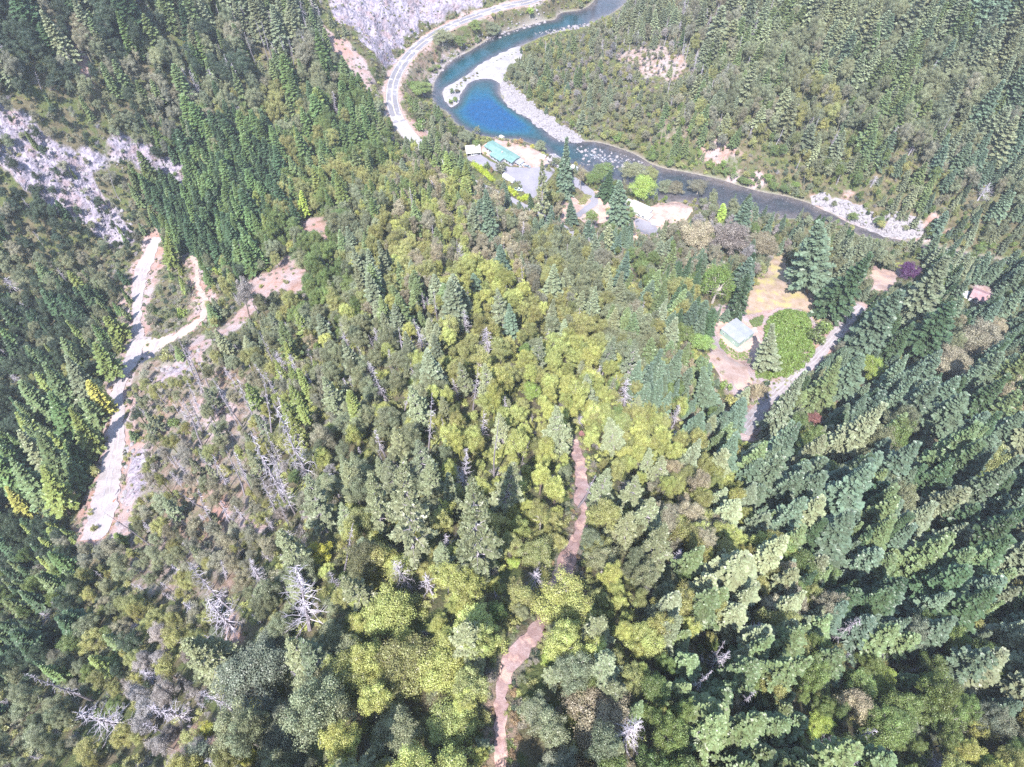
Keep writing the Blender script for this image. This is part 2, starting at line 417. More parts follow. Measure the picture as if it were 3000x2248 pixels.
M_trail = ground_mat('red_trail_dirt', [(0.3, (0.27, 0.165, 0.15)), (0.5, (0.37, 0.245, 0.235)), (0.7, (0.46, 0.345, 0.34))], 0.5, (0.38, 0.25, 0.21), pscale=.35)
M_dirtroad = ground_mat('cream_dirt_road', [(0.3, (0.30, 0.26, 0.255)), (0.5, (0.38, 0.335, 0.34)), (0.7, (0.44, 0.40, 0.41))], 0.22, (0.29, 0.24, 0.235))
M_rut = ground_mat('packed_rut', [(0.3, (0.36, 0.33, 0.355)), (0.7, (0.44, 0.405, 0.435))], 0.5)
M_orange = ground_mat('orange_dirt', [(0.3, (0.36, 0.27, 0.22)), (0.7, (0.50, 0.42, 0.38))], 0.5)
M_yard = ground_mat('yard_soil', [(0.3, (0.30, 0.20, 0.165)), (0.5, (0.40, 0.29, 0.26)), (0.7, (0.45, 0.37, 0.35))], 0.2, (0.36, 0.24, 0.19))
M_grassdry = ground_mat('dry_grass_ground', [(0.3, (0.27, 0.20, 0.125)), (0.5, (0.37, 0.275, 0.21)), (0.7, (0.42, 0.33, 0.28))], 0.25, (0.26, 0.22, 0.10))
M_bar = ground_mat('river_gravel', [(0.3, (0.24, 0.225, 0.25)), (0.5, (0.31, 0.295, 0.325)), (0.7, (0.36, 0.34, 0.37))], 0.12, (0.26, 0.235, 0.25), fine=1.3)
M_asph = ground_mat('old_asphalt', [(0.3, (0.17, 0.165, 0.19)), (0.7, (0.23, 0.22, 0.25))], 0.12, (0.26, 0.25, 0.28), 0.1, 0.85, 4.0)
M_drive = ground_mat('pale_driveway', [(0.3, (0.20, 0.19, 0.225)), (0.5, (0.25, 0.24, 0.28)), (0.7, (0.31, 0.295, 0.33))], 0.07, None, 0.1, 0.85, 4.0)
M_conc = ground_mat('concrete_deck', [(0.3, (0.31, 0.295, 0.31)), (0.7, (0.37, 0.355, 0.37))], 0.3, None, 0.1)
M_shoulder = ground_mat('road_shoulder', [(0.3, (0.30, 0.21, 0.18)), (0.7, (0.40, 0.32, 0.30))], 0.5)
M_white = simple_mat('white_line_paint', (0.42, 0.41, 0.42), 0.7, 0.1)
M_yellow = simple_mat('yellow_line_paint', (0.48, 0.38, 0.24), 0.7, 0.1)
M_stone = ground_mat('river_stone', [(0.3, (0.19, 0.175, 0.19)), (0.5, (0.29, 0.27, 0.29)), (0.7, (0.37, 0.34, 0.35))], 0.8)

def water_mat():
    m, nt, out = new_mat('river_water'); P = pos(nt)
    dp = attr(nt, 'depth').outputs['Fac']; fm = attr(nt, 'foam').outputs['Fac']
    n1 = noise(nt, P, 0.05, 5, .6); n2 = noise(nt, P, 0.9, 4, .7); n3 = noise(nt, P, 0.33, 6, .75)
    d = val(nt, dp, val(nt, val(nt, n1, 0.35, 'MULTIPLY'), 0.17, 'SUBTRACT'), 'ADD', True)
    c = ramp(nt, d, [(0.0, (0.080, 0.068, 0.068)), (0.09, (0.036, 0.036, 0.044)), (0.26, (0.013, 0.030, 0.036)), (0.42, (0.008, 0.040, 0.055)), (0.60, (0.003, 0.042, 0.078)), (0.85, (0.001, 0.033, 0.092))])
    c = mix(nt, 0.8, c, mix(nt, 1.0, c, ramp(nt, n3, [(0.3, (0.45, 0.5, 0.5)), (0.7, (1.5, 1.5, 1.5))]), 'MULTIPLY'))
    fo = val(nt, val(nt, fm, 1.9, 'MULTIPLY'), val(nt, val(nt, n2, 3.2, 'MULTIPLY'), 2.7, 'SUBTRACT'), 'ADD', True)
    fo = val(nt, fo, val(nt, fm, 6, 'MULTIPLY'), 'MULTIPLY', True)
    c = mix(nt, fo, c, (0.45, 0.46, 0.52))
    h = val(nt, n2, val(nt, fm, 6, 'MULTIPLY'), 'MULTIPLY')
    h = val(nt, h, noise(nt, P, 2.2, 3), 'ADD')
    p = principled(nt, out, c, 0.12, h, 0.25, 0.12, spec=0.5)
    L(nt, val(nt, val(nt, fo, 0.5, 'MULTIPLY'), 0.12, 'ADD'), p.inputs['Roughness']); return m
M_water = water_mat()

# ------------------------------------------------------------------ mesh and naming helpers
COL = C.scene.collection
def mesh_np(name, V, Q, mats, midx=None, fattr=None, smooth=False):
    """V (n,3), Q list of index arrays (k,m); one mesh from numpy"""
    me = bpy.data.meshes.new(name)
    V = np.asarray(V, np.float32)
    Qs = Q if isinstance(Q, list) else [Q]
    loops = np.concatenate([q.ravel() for q in Qs]).astype(np.int32)
    sizes = np.concatenate([np.full(len(q), q.shape[1]) for q in Qs]).astype(np.int32)
    starts = np.concatenate([[0], np.cumsum(sizes)[:-1]]).astype(np.int32)
    me.vertices.add(len(V)); me.vertices.foreach_set('co', V.ravel())
    me.loops.add(len(loops)); me.loops.foreach_set('vertex_index', loops)
    me.polygons.add(len(sizes)); me.polygons.foreach_set('loop_start', starts); me.polygons.foreach_set('loop_total', sizes)
    if midx is not None: me.polygons.foreach_set('material_index', np.asarray(midx, np.int32))
    if fattr:
        for k, a in fattr.items():
            at = me.attributes.new(k, 'FLOAT', 'FACE' if len(a) == len(sizes) else 'POINT'); at.data.foreach_set('value', np.asarray(a, np.float32))
    for mt in (mats if isinstance(mats, (list, tuple)) else [mats]): me.materials.append(mt)
    me.polygons.foreach_set('use_smooth', np.full(len(sizes), smooth))
    me.update(calc_edges=True); me.validate()
    return me
def link(name, me, parent=None, loc=None):
    o = bpy.data.objects.new(name, me); COL.objects.link(o)
    if parent is not None: o.parent = parent
    if loc is not None: o.location = loc
    return o
def tag(o, label=None, cat=None, group=None, kind=None):
    if label: o['label'] = label
    if cat: o['category'] = cat
    if group: o['group'] = group
    if kind: o['kind'] = kind
    return o
def empty(name, loc=(0, 0, 0), rz=0.0):
    o = bpy.data.objects.new(name, None); COL.objects.link(o); o.location = loc; o.rotation_euler = (0, 0, rz)
    o.empty_display_size = 0.5
    return o

class MB:
    """collects boxes, prisms and tubes; build() links them as one mesh"""
    def __init__(s): s.V = []; s.F = []
    def add(s, vs, fs):
        b = len(s.V); s.V += [tuple(v) for v in vs]; s.F += [tuple(b + i for i in f) for f in fs]
    def box(s, x0, x1, y0, y1, z0, z1):
        s.add([(x0,y0,z0),(x1,y0,z0),(x1,y1,z0),(x0,y1,z0),(x0,y0,z1),(x1,y0,z1),(x1,y1,z1),(x0,y1,z1)],
              [(0,3,2,1),(4,5,6,7),(0,1,5,4),(1,2,6,5),(2,3,7,6),(3,0,4,7)])
    def prism(s, pts, z0, z1):
        n = len(pts)
        s.add([(p[0], p[1], z0) for p in pts] + [(p[0], p[1], z1) for p in pts],
              [tuple(range(n - 1, -1, -1)), tuple(range(n, 2 * n))] + [(i, (i + 1) % n, n + (i + 1) % n, n + i) for i in range(n)])
    def slab(s, a, b, c, d, t):
        """a sloping quad given thickness t downwards"""
        q = [a, b, c, d]
        s.add([(p[0], p[1], p[2] - t) for p in q] + q, [(3,2,1,0),(4,5,6,7),(0,1,5,4),(1,2,6,5),(2,3,7,6),(3,0,4,7)])
    def tube(s, p, q, r0, r1, n=6):
        p, q = Vector(p), Vector(q); d = (q - p).normalized()
        u = d.orthogonal().normalized(); w = d.cross(u)
        vs = []
        for c, r in ((p, r0), (q, r1)):
            for i in range(n):
                a = 2 * math.pi * i / n; vs.append(c + u * (r * math.cos(a)) + w * (r * math.sin(a)))
        s.add(vs, [(i, (i+1) % n, n + (i+1) % n, n + i) for i in range(n)] + [tuple(range(n-1, -1, -1)), tuple(range(n, 2*n))])
    def build(s, name, mat, parent=None, bevel=0.0, smooth=False):
        me = bpy.data.meshes.new(name); me.from_pydata(s.V, [], s.F); me.materials.append(mat)
        bm = bmesh.new(); bm.from_mesh(me); bmesh.ops.recalc_face_normals(bm, faces=bm.faces)
        if bevel > 0:
            bmesh.ops.bevel(bm, geom=[e for e in bm.edges], offset=bevel, segments=2, affect='EDGES', clamp_overlap=True)
        bm.to_mesh(me); bm.free()
        if smooth: me.polygons.foreach_set('use_smooth', np.full(len(me.polygons), True))
        return link(name, me, parent)

# ------------------------------------------------------------------ ground sheet with its soil and rock masks
def wpoly(px, step=None):
    P = [tuple(hit(u, v)[:2]) for u, v in px]
    return [tuple(p[:2]) for p in densify(P, step, closed=True)] if step else P
bare = np.zeros(MX.shape); rock = np.zeros(MX.shape)
core = (np.abs(MX) < 346) & (MY > -62) & (MY < 642)
def paint(A, px, s, soft=5.0, wob=4.0):
    P = wpoly(px); xs = [p[0] for p in P]; ys = [p[1] for p in P]
    m = core & (MX > min(xs) - 15) & (MX < max(xs) + 15) & (MY > min(ys) - 15) & (MY < max(ys) + 15)
    x, y = MX[m], MY[m]
    d = segdist(x, y, P) * np.where(inpoly(x, y, P), 1, -1) + fbm(x, y, 9, 77, 3) * wob
    A[m] = np.maximum(A[m], s * np.clip(0.5 + d / soft, 0, 1))
for px, s in [
    ([(400,1070),(560,1020),(700,1060),(800,1250),(790,1450),(720,1620),(640,1800),(450,1760),(350,1640),(300,1600),(330,1450),(350,1280),(365,1150)], .46),
    ([(190,1600),(215,1540),(240,1450),(262,1370),(300,1280),(330,1180),(350,1100),(372,1130),(400,1250),(430,1290),(445,1370),(420,1450),(380,1560),(330,1600),(260,1610)], 1),
    ([(630,985),(660,940),(720,890),(730,830),(800,790),(830,740),(870,650),(940,640),(900,760),(880,870),(830,850),(780,880),(720,930),(680,980)], 1),
    ([(395,900),(385,810),(410,760),(440,720),(480,730),(470,800),(440,860),(420,930)], .9),
    ([(440,1110),(520,1060),(570,1000),(610,985),(620,1000),(590,1060),(540,1100),(460,1120)], 1),
    ([(580,1900),(680,1780),(700,1800),(690,1870),(630,1950),(590,2010),(570,2010)], .9),
    ([(470,2248),(520,2130),(570,2100),(610,2120),(600,2190),(560,2260),(500,2300)], .9),
    ([(150,30),(185,40),(235,110),(255,200),(305,265),(290,290),(240,235),(205,130)], 1),
    ([(950,85),(990,115),(1075,185),(1105,240),(1115,290),(1060,275),(1030,205),(965,125)], 1),
    ([(2040,405),(2120,395),(2165,450),(2110,475),(2050,445)], .8),
    ([(2150,520),(2240,500),(2255,550),(2190,550)], .9),
    ([(2365,560),(2500,580),(2540,640),(2600,650),(2700,640),(2800,680),(2760,720),(2600,705),(2480,650),(2370,600)], .95),
    ([(1790,150),(1960,125),(2010,190),(1980,250),(1850,215)], .6),
    ([(1850,430),(1960,340),(2120,330),(2080,400),(1950,420)], .35),
    ([(330,1850),(400,1800),(420,1840),(380,1870)], .9), ([(640,1480),(760,1480),(750,1560),(680,1570)], .85), ([(560,1180),(660,1130),(720,1200),(660,1290),(600,1350)], .8),
    ([(540,980),(650,900),(600,800),(560,800),(560,900)], .7), ([(2100,1180),(2160,1230),(2190,1270),(2120,1230)], .8),
    ([(2090,905),(2160,890),(2230,880),(2330,890),(2400,910),(2400,1000),(2340,1100),(2220,1190),(2130,1150),(2080,1050)], .8), ([(2550,780),(2640,790),(2620,850),(2550,850)], 1), ([(880,640),(960,630),(960,700),(890,700)], .8), ([(1120,490),(1160,520),(1150,600),(1100,560)], .6), ([(1150,200),(1290,110),(1500,60),(1500,90),(1300,180),(1240,260),(1190,330)], .42),
    ([(1180,330),(1240,370),(1290,420),(1330,450),(1300,470),(1230,420)], .8), ([(2000,820),(2060,800),(2060,870),(2010,860)], .5), ([(2820,830),(2900,830),(2920,880),(2840,900)], .8)]:
    paint(bare, px, s)
for px, s in [([(-60,280),(40,330),(95,350),(170,440),(250,500),(330,580),(385,650),(400,700),(340,725),(250,660),(150,600),(90,560),(40,500),(-60,460)], 1),
    ([(200,440),(280,430),(330,385),(430,420),(520,470),(575,530),(560,600),(530,570),(450,510),(380,480),(300,510),(240,510)], .85),
    ([(965,-60),(1480,-60),(1400,5),(1340,25),(1290,50),(1235,85),(1180,130),(1135,185),(1112,235),(1100,200),(1085,140),(1030,75),(970,45)], 1),
    ([(1240,300),(1290,230),(1350,190),(1400,130),(1350,130),(1280,180),(1240,230)], .5), ([(380,1350),(440,1300),(450,1400),(400,1500),(370,1540)], .7), ([(470,1090),(560,1050),(540,1100),(460,1125)], .6), ([(2480,640),(2560,650),(2650,690),(2690,700),(2560,700)], .7)]:
    paint(rock, px, s)
for k_, w_, s_ in (('dirt_road', 4.5, .95), ('branch_track', 3.0, .85), ('lane', 2.5, .8), ('trail', 1.3, .45), ('highway', 3.0, .7)):
    P_ = [tuple(q[:2]) for q in ROADS[k_][::3]]; xs = [q[0] for q in P_]; ys = [q[1] for q in P_]
    m_ = core & (MX > min(xs) - 20) & (MX < max(xs) + 20) & (MY > min(ys) - 20) & (MY < max(ys) + 20)
    d_ = segdist(MX[m_], MY[m_], P_, False) - np.mean(ROADS[k_][:, 3]) / 2 + fbm(MX[m_], MY[m_], 8, 55, 3) * w_ * .7
    bare[m_] = np.maximum(bare[m_], s_ * np.clip(1 - (d_ - w_ * .5) / w_, 0, 1))
rr = np.abs(fbm(MX, MY, 14, 91, 5, 0.6))
HZ = HZ + np.where(core, rock * (1.6 - rr * 5.0) * np.clip((sd - 6) / 8, 0, 1) * np.clip((segdist(MX, MY, [tuple(p[:2]) for p in ROADS['highway'][::4]], False) - 9) / 8, 0, 1), 0)

def V3(): return np.stack([MX, MY, HZ], -1).reshape(-1, 3)
ny, nx = MX.shape
ii = (np.arange(ny - 1)[:, None] * nx + np.arange(nx - 1)[None]).ravel()
tq = np.stack([ii, ii + 1, ii + nx + 1, ii + nx], -1)
terr = link('ground', mesh_np('ground', V3(), tq, M_terrain, None, {'bare': bare.ravel(), 'rock': rock.ravel(), 'bed': np.clip(0.5 - (sd - 0.5) / 3.0, 0, 1).ravel()}, smooth=True))
tag(terr, kind='structure')

def zone(name, poly, mat, lift=0.14, step=3.0, wob=1.2, zf=None, seed=5):
    """a sheet laid on the ground inside a ground outline, its edge slightly ragged"""
    B = densify(poly, 1.5, closed=True)[:, :2]
    B = B + np.stack([fbm(B[:, 0], B[:, 1], 4, seed, 3), fbm(B[:, 0] + 50, B[:, 1], 4, seed + 9, 3)], -1) * wob
    xs = np.arange(B[:, 0].min(), B[:, 0].max(), step); ys = np.arange(B[:, 1].min(), B[:, 1].max(), step)
    gx, gy = np.meshgrid(xs, ys); gx = gx.ravel() + 0.01; gy = gy.ravel() + 0.013
    k = inpoly(gx, gy, B) & (segdist(gx, gy, B) > 0.8)
    pts = [Vector(p) for p in B] + [Vector((a, b)) for a, b in zip(gx[k], gy[k])]
    n = len(B)
    vo, eo, fo, *_ = delaunay_2d_cdt(pts, [], [list(range(n))], 1, 1e-4)
    V = np.array([(v.x, v.y) for v in vo]); z = (H(V[:, 0], V[:, 1]) if zf is None else zf(V[:, 0], V[:, 1])) + lift
    tris = np.array([f for f in fo if len(f) == 3])
    me = mesh_np(name, np.column_stack([V, z]), tris, mat, smooth=True)
    bm = bmesh.new(); bm.from_mesh(me); bmesh.ops.recalc_face_normals(bm, faces=bm.faces)
    if sum(f.normal.z for f in bm.faces) < 0: bmesh.ops.reverse_faces(bm, faces=bm.faces)
    bm.to_mesh(me); bm.free()
    o = link(name, me); tag(o, kind='structure'); return o

def ribbon(name, D, mat, off=0.0, width=None, lift=0.1, wob=0.0, i0=0, i1=None, cross=3, wadd=0.0, kind='structure'):
    D = D[i0:i1]; n = len(D)
    T = np.gradient(D[:, :2], axis=0); T /= np.linalg.norm(T, axis=1)[:, None]
    Nn = np.stack([T[:, 1], -T[:, 0]], -1)
    w = (D[:, 3] if width is None else np.full(n, width)) + wadd
    rows = []
    for k in range(cross):
        f = k / (cross - 1) - 0.5
        e = fbm(D[:, 0] + 31 * k, D[:, 1], 2.2, 3 + k, 3) * wob * (abs(f) * 2)
        p = D[:, :2] + Nn * (off + f * w + e * np.sign(f))[:, None]
        zz = D[:, 2] - 0.12 if name in ("highway", "road_shoulder", "bridge_deck", "edge_line_marking", "centre_line_marking") else np.maximum(D[:, 2] - .12, H(p[:, 0], p[:, 1]))
        rows.append(np.column_stack([p, zz + lift]))
    V = np.concatenate(rows); q = []
    for k in range(cross - 1):
        a = k * n + np.arange(n - 1); q.append(np.stack([a, a + n, a + n + 1, a + 1], -1))
    me = mesh_np(name, V, np.concatenate(q), mat, smooth=True)
    o = link(name, me); tag(o, kind=kind); return o
HWY = ROADS['highway']
hn = int(np.argmin(np.hypot(HWY[:, 0] - hit(1162, 358)[0], HWY[:, 1] - hit(1162, 358)[1])))
ribbon('road_shoulder', HWY, M_shoulder, lift=0.16, wadd=2.6, wob=1.4, cross=5)
ribbon('highway', HWY, M_asph, lift=0.22, i1=hn + 1)
ribbon('bridge_deck', HWY, M_conc, lift=0.225, i0=hn, wadd=1.0)
for off, m_, w_ in ((-3.75, M_white, .18), (3.75, M_white, .18)):
    ribbon('edge_line_marking', HWY, m_, off=off, width=w_, lift=0.235, i1=hn, cross=2)
for off in (-.17, .17): ribbon('centre_line_marking', HWY, M_yellow, off=off, width=.18, lift=0.235, i1=hn, cross=2)
ribbon('dirt_road', ROADS['dirt_road'], M_dirtroad, lift=0.2, wob=0.9, cross=5)
ribbon('dirt_track', ROADS['branch_track'], M_orange, lift=0.24, wob=1.0, cross=5)
ribbon('trail', ROADS['trail'], M_trail, lift=0.3, wob=0.65, cross=7)
ribbon('gravel_lane', ROADS['lane'], M_gravelroad, lift=0.2, wob=0.7, cross=5)
ribbon('back_lane', ROADS['back_lane'], M_drive, lift=0.2, wob=0.4, cross=5)
ribbon('driveway', ROADS['driveway'], M_drive, lift=0.28, wob=0.5, cross=5)
ribbon('footpath', ROADS['footpath'], M_yard, lift=0.2, wob=0.8, cross=5)
# wheel ruts of the left dirt road
DR = ROADS['dirt_road']
for off in (-.95, .95): ribbon('wheel_rut', DR, M_rut, off=off, width=.55, lift=.235, wob=.25, cross=3)
for off in (-.8, .8): ribbon('wheel_rut', ROADS['lane'], M_rut, off=off, width=.5, lift=.235, wob=.25, cross=3)

BARP = [onplane(u, v, .4) for u, v in [(1520,136),(1452,163),(1407,190),(1362,222),(1317,249),(1296,270),(1308,299),(1325,315),(1340,302),(1350,277),(1364,254),(1377,242),(1407,231),(1443,233),(1468,243),(1482,222),(1492,195),(1530,170)]]
zone('gravel_bar', BARP, M_bar, 0.08, wob=0.8, zf=lambda x, y: np.maximum(H(x, y), 0.12))
BNK = [onplane(u, v, .6) for u, v in [(1467,245),(1468,275),(1477,296),(1517,328),(1562,355),(1603,386),(1635,408),(1680,416),(1710,412),(1700,398),(1668,380),(1630,357),(1572,318),(1545,290),(1505,250),(1475,228)]]
zone('river_bank', BNK, M_stone, 0.08, wob=2.0, zf=lambda x, y: np.maximum(H(x, y), 0.15))
zone('river_bank', [onplane(u, v, .6) for u, v in [(2490,648),(2545,668),(2600,692),(2660,702),(2700,690),(2650,668),(2570,650),(2510,625),(2440,598),(2380,578),(2376,592),(2436,618)]], M_stone, 0.08, wob=2.0, zf=lambda x, y: np.maximum(H(x, y), 0.15))
zone('yard', wpoly([(1446,404),(1490,408),(1530,420),(1585,443),(1612,468),(1600,492),(1560,495),(1528,490),(1500,480),(1440,462),(1400,440),(1420,425),(1450,412)]), M_yard, 0.14, wob=0.8)
zone('parking_lot', wpoly([(1368,462),(1398,450),(1420,462),(1450,478),(1500,490),(1560,492),(1602,490),(1625,500),(1612,522),(1590,545),(1572,580),(1550,578),(1533,560),(1515,538),(1490,515),(1450,500),(1420,490),(1380,475)]), M_drive, 0.2, wob=0.4)
zone('yard', wpoly([(1650,590),(1668,570),(1700,590),(1745,560),(1790,590),(1850,602),(1905,606),(1950,594),(1985,592),(2030,612),(2010,650),(1960,690),(1900,700),(1830,700),(1800,665),(1760,655),(1740,672),(1690,640),(1640,660),(1635,625)]), M_yard, 0.14, wob=1.0)
zone('parking_lot', wpoly([(1862,640),(1900,650),(1920,660),(1925,690),(1880,685),(1862,665)]), M_drive, 0.2, wob=0.6)
zone('clearing', wpoly([(2295,720),(2310,790),(2330,840),(2385,862),(2395,890),(2400,915),(2400,960),(2380,935),(2340,905),(2280,905),(2225,915),(2190,925),(2195,870),(2230,800),(2255,760)]), M_grassdry, 0.14, wob=1.2)
zone('clearing', wpoly([(2090,925),(2115,920),(2150,925),(2210,955),(2232,1000),(2225,1040),(2200,1060),(2170,1060),(2195,1090),(2203,1130),(2165,1145),(2150,1122),(2110,1115),(2100,1085),(2075,1045),(2095,1010),(2115,1030),(2130,1020),(2100,975)]), M_yard, 0.14, wob=1.0, seed=8)
zone('clearing', wpoly([(2550,795),(2590,788),(2620,800),(2625,830),(2600,850),(2560,848),(2545,820)]), M_yard, 0.14, wob=1.0)
zone('turnout', wpoly([(398,993),(466,992),(470,1008),(462,1040),(440,1050),(410,1070),(396,1066)]), M_gravelroad, 0.17, wob=0.8)

# ------------------------------------------------------------------ river surface
gx, gy = np.meshgrid(np.arange(-150, 420, 2.5), np.arange(230, 760, 2.5))
s_ = segdist(gx, gy, RIVW) * np.where(inpoly(gx, gy, RIVW), -1, 1)
us, vs_, _ = proj(gx, gy, 0 * gx)
pool = np.clip(1.25 - np.hypot((us - 1450 - (vs_ - 340) * .6) / 115, (vs_ - 335) / 66), 0, 1)
pool2 = np.clip(1.1 - np.hypot((us - 1345) / 75, (vs_ - 205 + (us - 1345) * .55) / 30), 0, 1)
depth = np.clip(-s_ / 26, 0, .33) * np.clip(1 - (us - 1660) / 120, .33, 1) + pool * 0.75 * np.clip(-s_ / 9, 0, 1) + pool2 * .12
foam = np.exp(-(((us - 1725) / 75)**2 + ((vs_ - 455 - (us - 1725) * .22) / 15)**2)) * .46 + 0.37 * np.clip((us - 1700) / 120, 0, 1) + 0.3 * np.exp(-((us - 1620) / 70)**2 - ((vs_ - 415) / 40)**2) + .25 * np.exp(-((us - 1580) / 60)**2 - ((vs_ - 85) / 22)**2)
keep = (s_ < 7)
idx = -np.ones(gx.size, int); kk = keep.ravel(); idx[kk] = np.arange(kk.sum())
a = (np.arange(gx.shape[0] - 1)[:, None] * gx.shape[1] + np.arange(gx.shape[1] - 1)[None]).ravel()
q = np.stack([a, a + 1, a + gx.shape[1] + 1, a + gx.shape[1]], -1); q = idx[q]; q = q[(q >= 0).all(1)]
riv = link('river', mesh_np('river', np.column_stack([gx.ravel()[kk], gy.ravel()[kk], np.zeros(kk.sum())]), q, M_water, None, {'depth': depth.ravel()[kk], 'foam': foam.ravel()[kk]}, True))
tag(riv, kind='structure')
# ------------------------------------------------------------------ plants: one mesh of each pattern, shared by its copies
def tube_np(path, rad, n=6):
    """tapered tube along a path; returns V, Q"""
    P = np.asarray(path, float); m = len(P)
    T = np.gradient(P, axis=0); T /= np.linalg.norm(T, axis=1)[:, None] + 1e-9
    a = np.where(np.abs(T[:, 2:3]) < .9, np.array([[0, 0, 1.]]), np.array([[1., 0, 0]]))
    U = np.cross(T, a); U /= np.linalg.norm(U, axis=1)[:, None]; W = np.cross(T, U)
    th = np.arange(n) * 2 * np.pi / n
    V = (P[:, None] + np.asarray(rad)[:, None, None] * (np.cos(th)[None, :, None] * U[:, None] + np.sin(th)[None, :, None] * W[:, None])).reshape(-1, 3)
    i = np.arange(m - 1)[:, None] * n; j = np.arange(n)[None]
    q = np.stack([i + j, i + (j + 1) % n, i + n + (j + 1) % n, i + n + j], -1).reshape(-1, 4)
    return V, q
class NP:
    def __init__(s): s.V = []; s.Q = []; s.A = []; s.M = []; s.n = 0
    def add(s, V, Q, a=0.5, m=0):
        s.V.append(V); s.Q.append(Q + s.n); s.n += len(V)
        s.A.append(np.broadcast_to(np.asarray(a, float), (len(Q),)) if np.ndim(a) == 0 else a); s.M.append(np.full(len(Q), m))
    def mesh(s, name, mats):
        return mesh_np(name, np.concatenate(s.V), np.concatenate(s.Q), mats, np.concatenate(s.M), {'leafvar': np.concatenate(s.A)})
def unit(a): return a / (np.linalg.norm(a, axis=-1, keepdims=True) + 1e-9)
def kites(B, D, Ln, W, U, a):
    """leaf-like quads: base B, direction D, length, half width, side vector U"""
    V = np.stack([B, B + D * (Ln * .45)[:, None] + U * W[:, None], B + D * Ln[:, None], B + D * (Ln * .45)[:, None] - U * W[:, None]], 1).reshape(-1, 3)
    q = np.arange(len(B) * 4).reshape(-1, 4); return V, q, a

def fir_parts(seed, h=24.0, R=3.9, nb=120, z0=.10, power=.78, droop=.28, tw=1.0, style='fir', gap=0.0):
    r = np.random.default_rng(seed); crown = NP(); tr = NP()
    lean = r.normal(0, .25, 2)
    zs = np.linspace(0, 1, 9)
    V, q = tube_np(np.stack([lean[0] * zs**2, lean[1] * zs**2, zs * h], -1), (1 - zs) * .024 * h * .62 + .035, 7); tr.add(V, q)
    az = r.random() * 6
    for i in range(nb):
        f = (i + r.random() * .8) / nb; zr = z0 + (1 - z0) * f ** .92
        if gap and r.random() < gap: continue
        az += 2.39996 + r.normal(0, .25)
        prof = (1 - zr) ** power / (1 - z0) ** power
        if style == 'pine': prof = np.clip(1.3 * (1 - zr) ** .8, 0, 1.05) * r.uniform(.75, 1.15)
        Lb = max(.35, R * prof * r.uniform(.72, 1.12))
        el = -.25 + .75 * zr if style == 'fir' else .05 + .5 * zr
        el += r.normal(0, .09)
        d = np.array([math.cos(az) * math.cos(el), math.sin(az) * math.cos(el), math.sin(el)])
        side = np.array([-math.sin(az), math.cos(az), 0])
        b = np.array([lean[0] * zr**2, lean[1] * zr**2, zr * h])
        n = int(5 + Lb * (3.6 if style == 'fir' else 3.0))
        s = np.linspace(.10 if style == 'fir' else .38, 1.0, n)
        P = b + d * (Lb * s)[:, None]; P[:, 2] -= droop * Lb * s ** 2.2
        P[:, 2] += .12 * Lb * np.clip(s - .8, 0, 1) * 3 * (style == 'fir')
        if style != 'fir':
            V, q = tube_np(P[[0, n // 2, -1]] if False else np.stack([b, P[n // 2], P[-1]]), [.075 + .014 * Lb, .055, .02], 3); tr.add(V, q)
        for sg in (-1, 1):
            ang = r.uniform(.7, 1.15, n)
            D = unit(np.cos(ang)[:, None] * d + sg * np.sin(ang)[:, None] * side + np.stack([0*s, 0*s, r.normal(-.12, .18, n)], -1))
            ln = (Lb * .36 * (1.05 - s) + .42) * r.uniform(.75, 1.25, n) * tw
            U = unit(np.cross(D, np.array([0, 0, 1.]) + r.normal(0, .35, (n, 3))))
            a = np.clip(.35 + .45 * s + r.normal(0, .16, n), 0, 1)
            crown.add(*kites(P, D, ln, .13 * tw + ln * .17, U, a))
            # hanging sprays under each twig give the branch its depth
            D2 = unit(D + np.array([0, 0, -.75]) + r.normal(0, .2, (n, 3)))
            U2 = unit(np.cross(D2, side + r.normal(0, .5, (n, 3))))
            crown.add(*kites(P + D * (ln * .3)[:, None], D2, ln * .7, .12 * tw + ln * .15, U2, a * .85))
        if style == 'pine':
            for k in range(int(4 + Lb * 2)):
                c = P[r.integers(n // 2, n)] + r.normal(0, .28, 3); m = 9
                D = unit(r.normal(0, 1, (m, 3)) + np.array([0, 0, .5])); ln = r.uniform(.35, .6, m)
                crown.add(*kites(np.repeat(c[None], m, 0), D, ln, np.full(m, .07), unit(np.cross(D, r.normal(0, 1, (m, 3)))), np.clip(r.normal(.6, .2, m), 0, 1)))
    n = 10; D = unit(np.stack([r.normal(0, .5, n), r.normal(0, .5, n), np.ones(n)], -1))
    crown.add(*kites(np.repeat(np.array([[lean[0], lean[1], h * .975]]), n, 0), D, np.full(n, .045 * h * .7), np.full(n, .12), unit(np.cross(D, r.normal(0, 1, (n, 3)))), np.full(n, .9)))
    return crown, tr

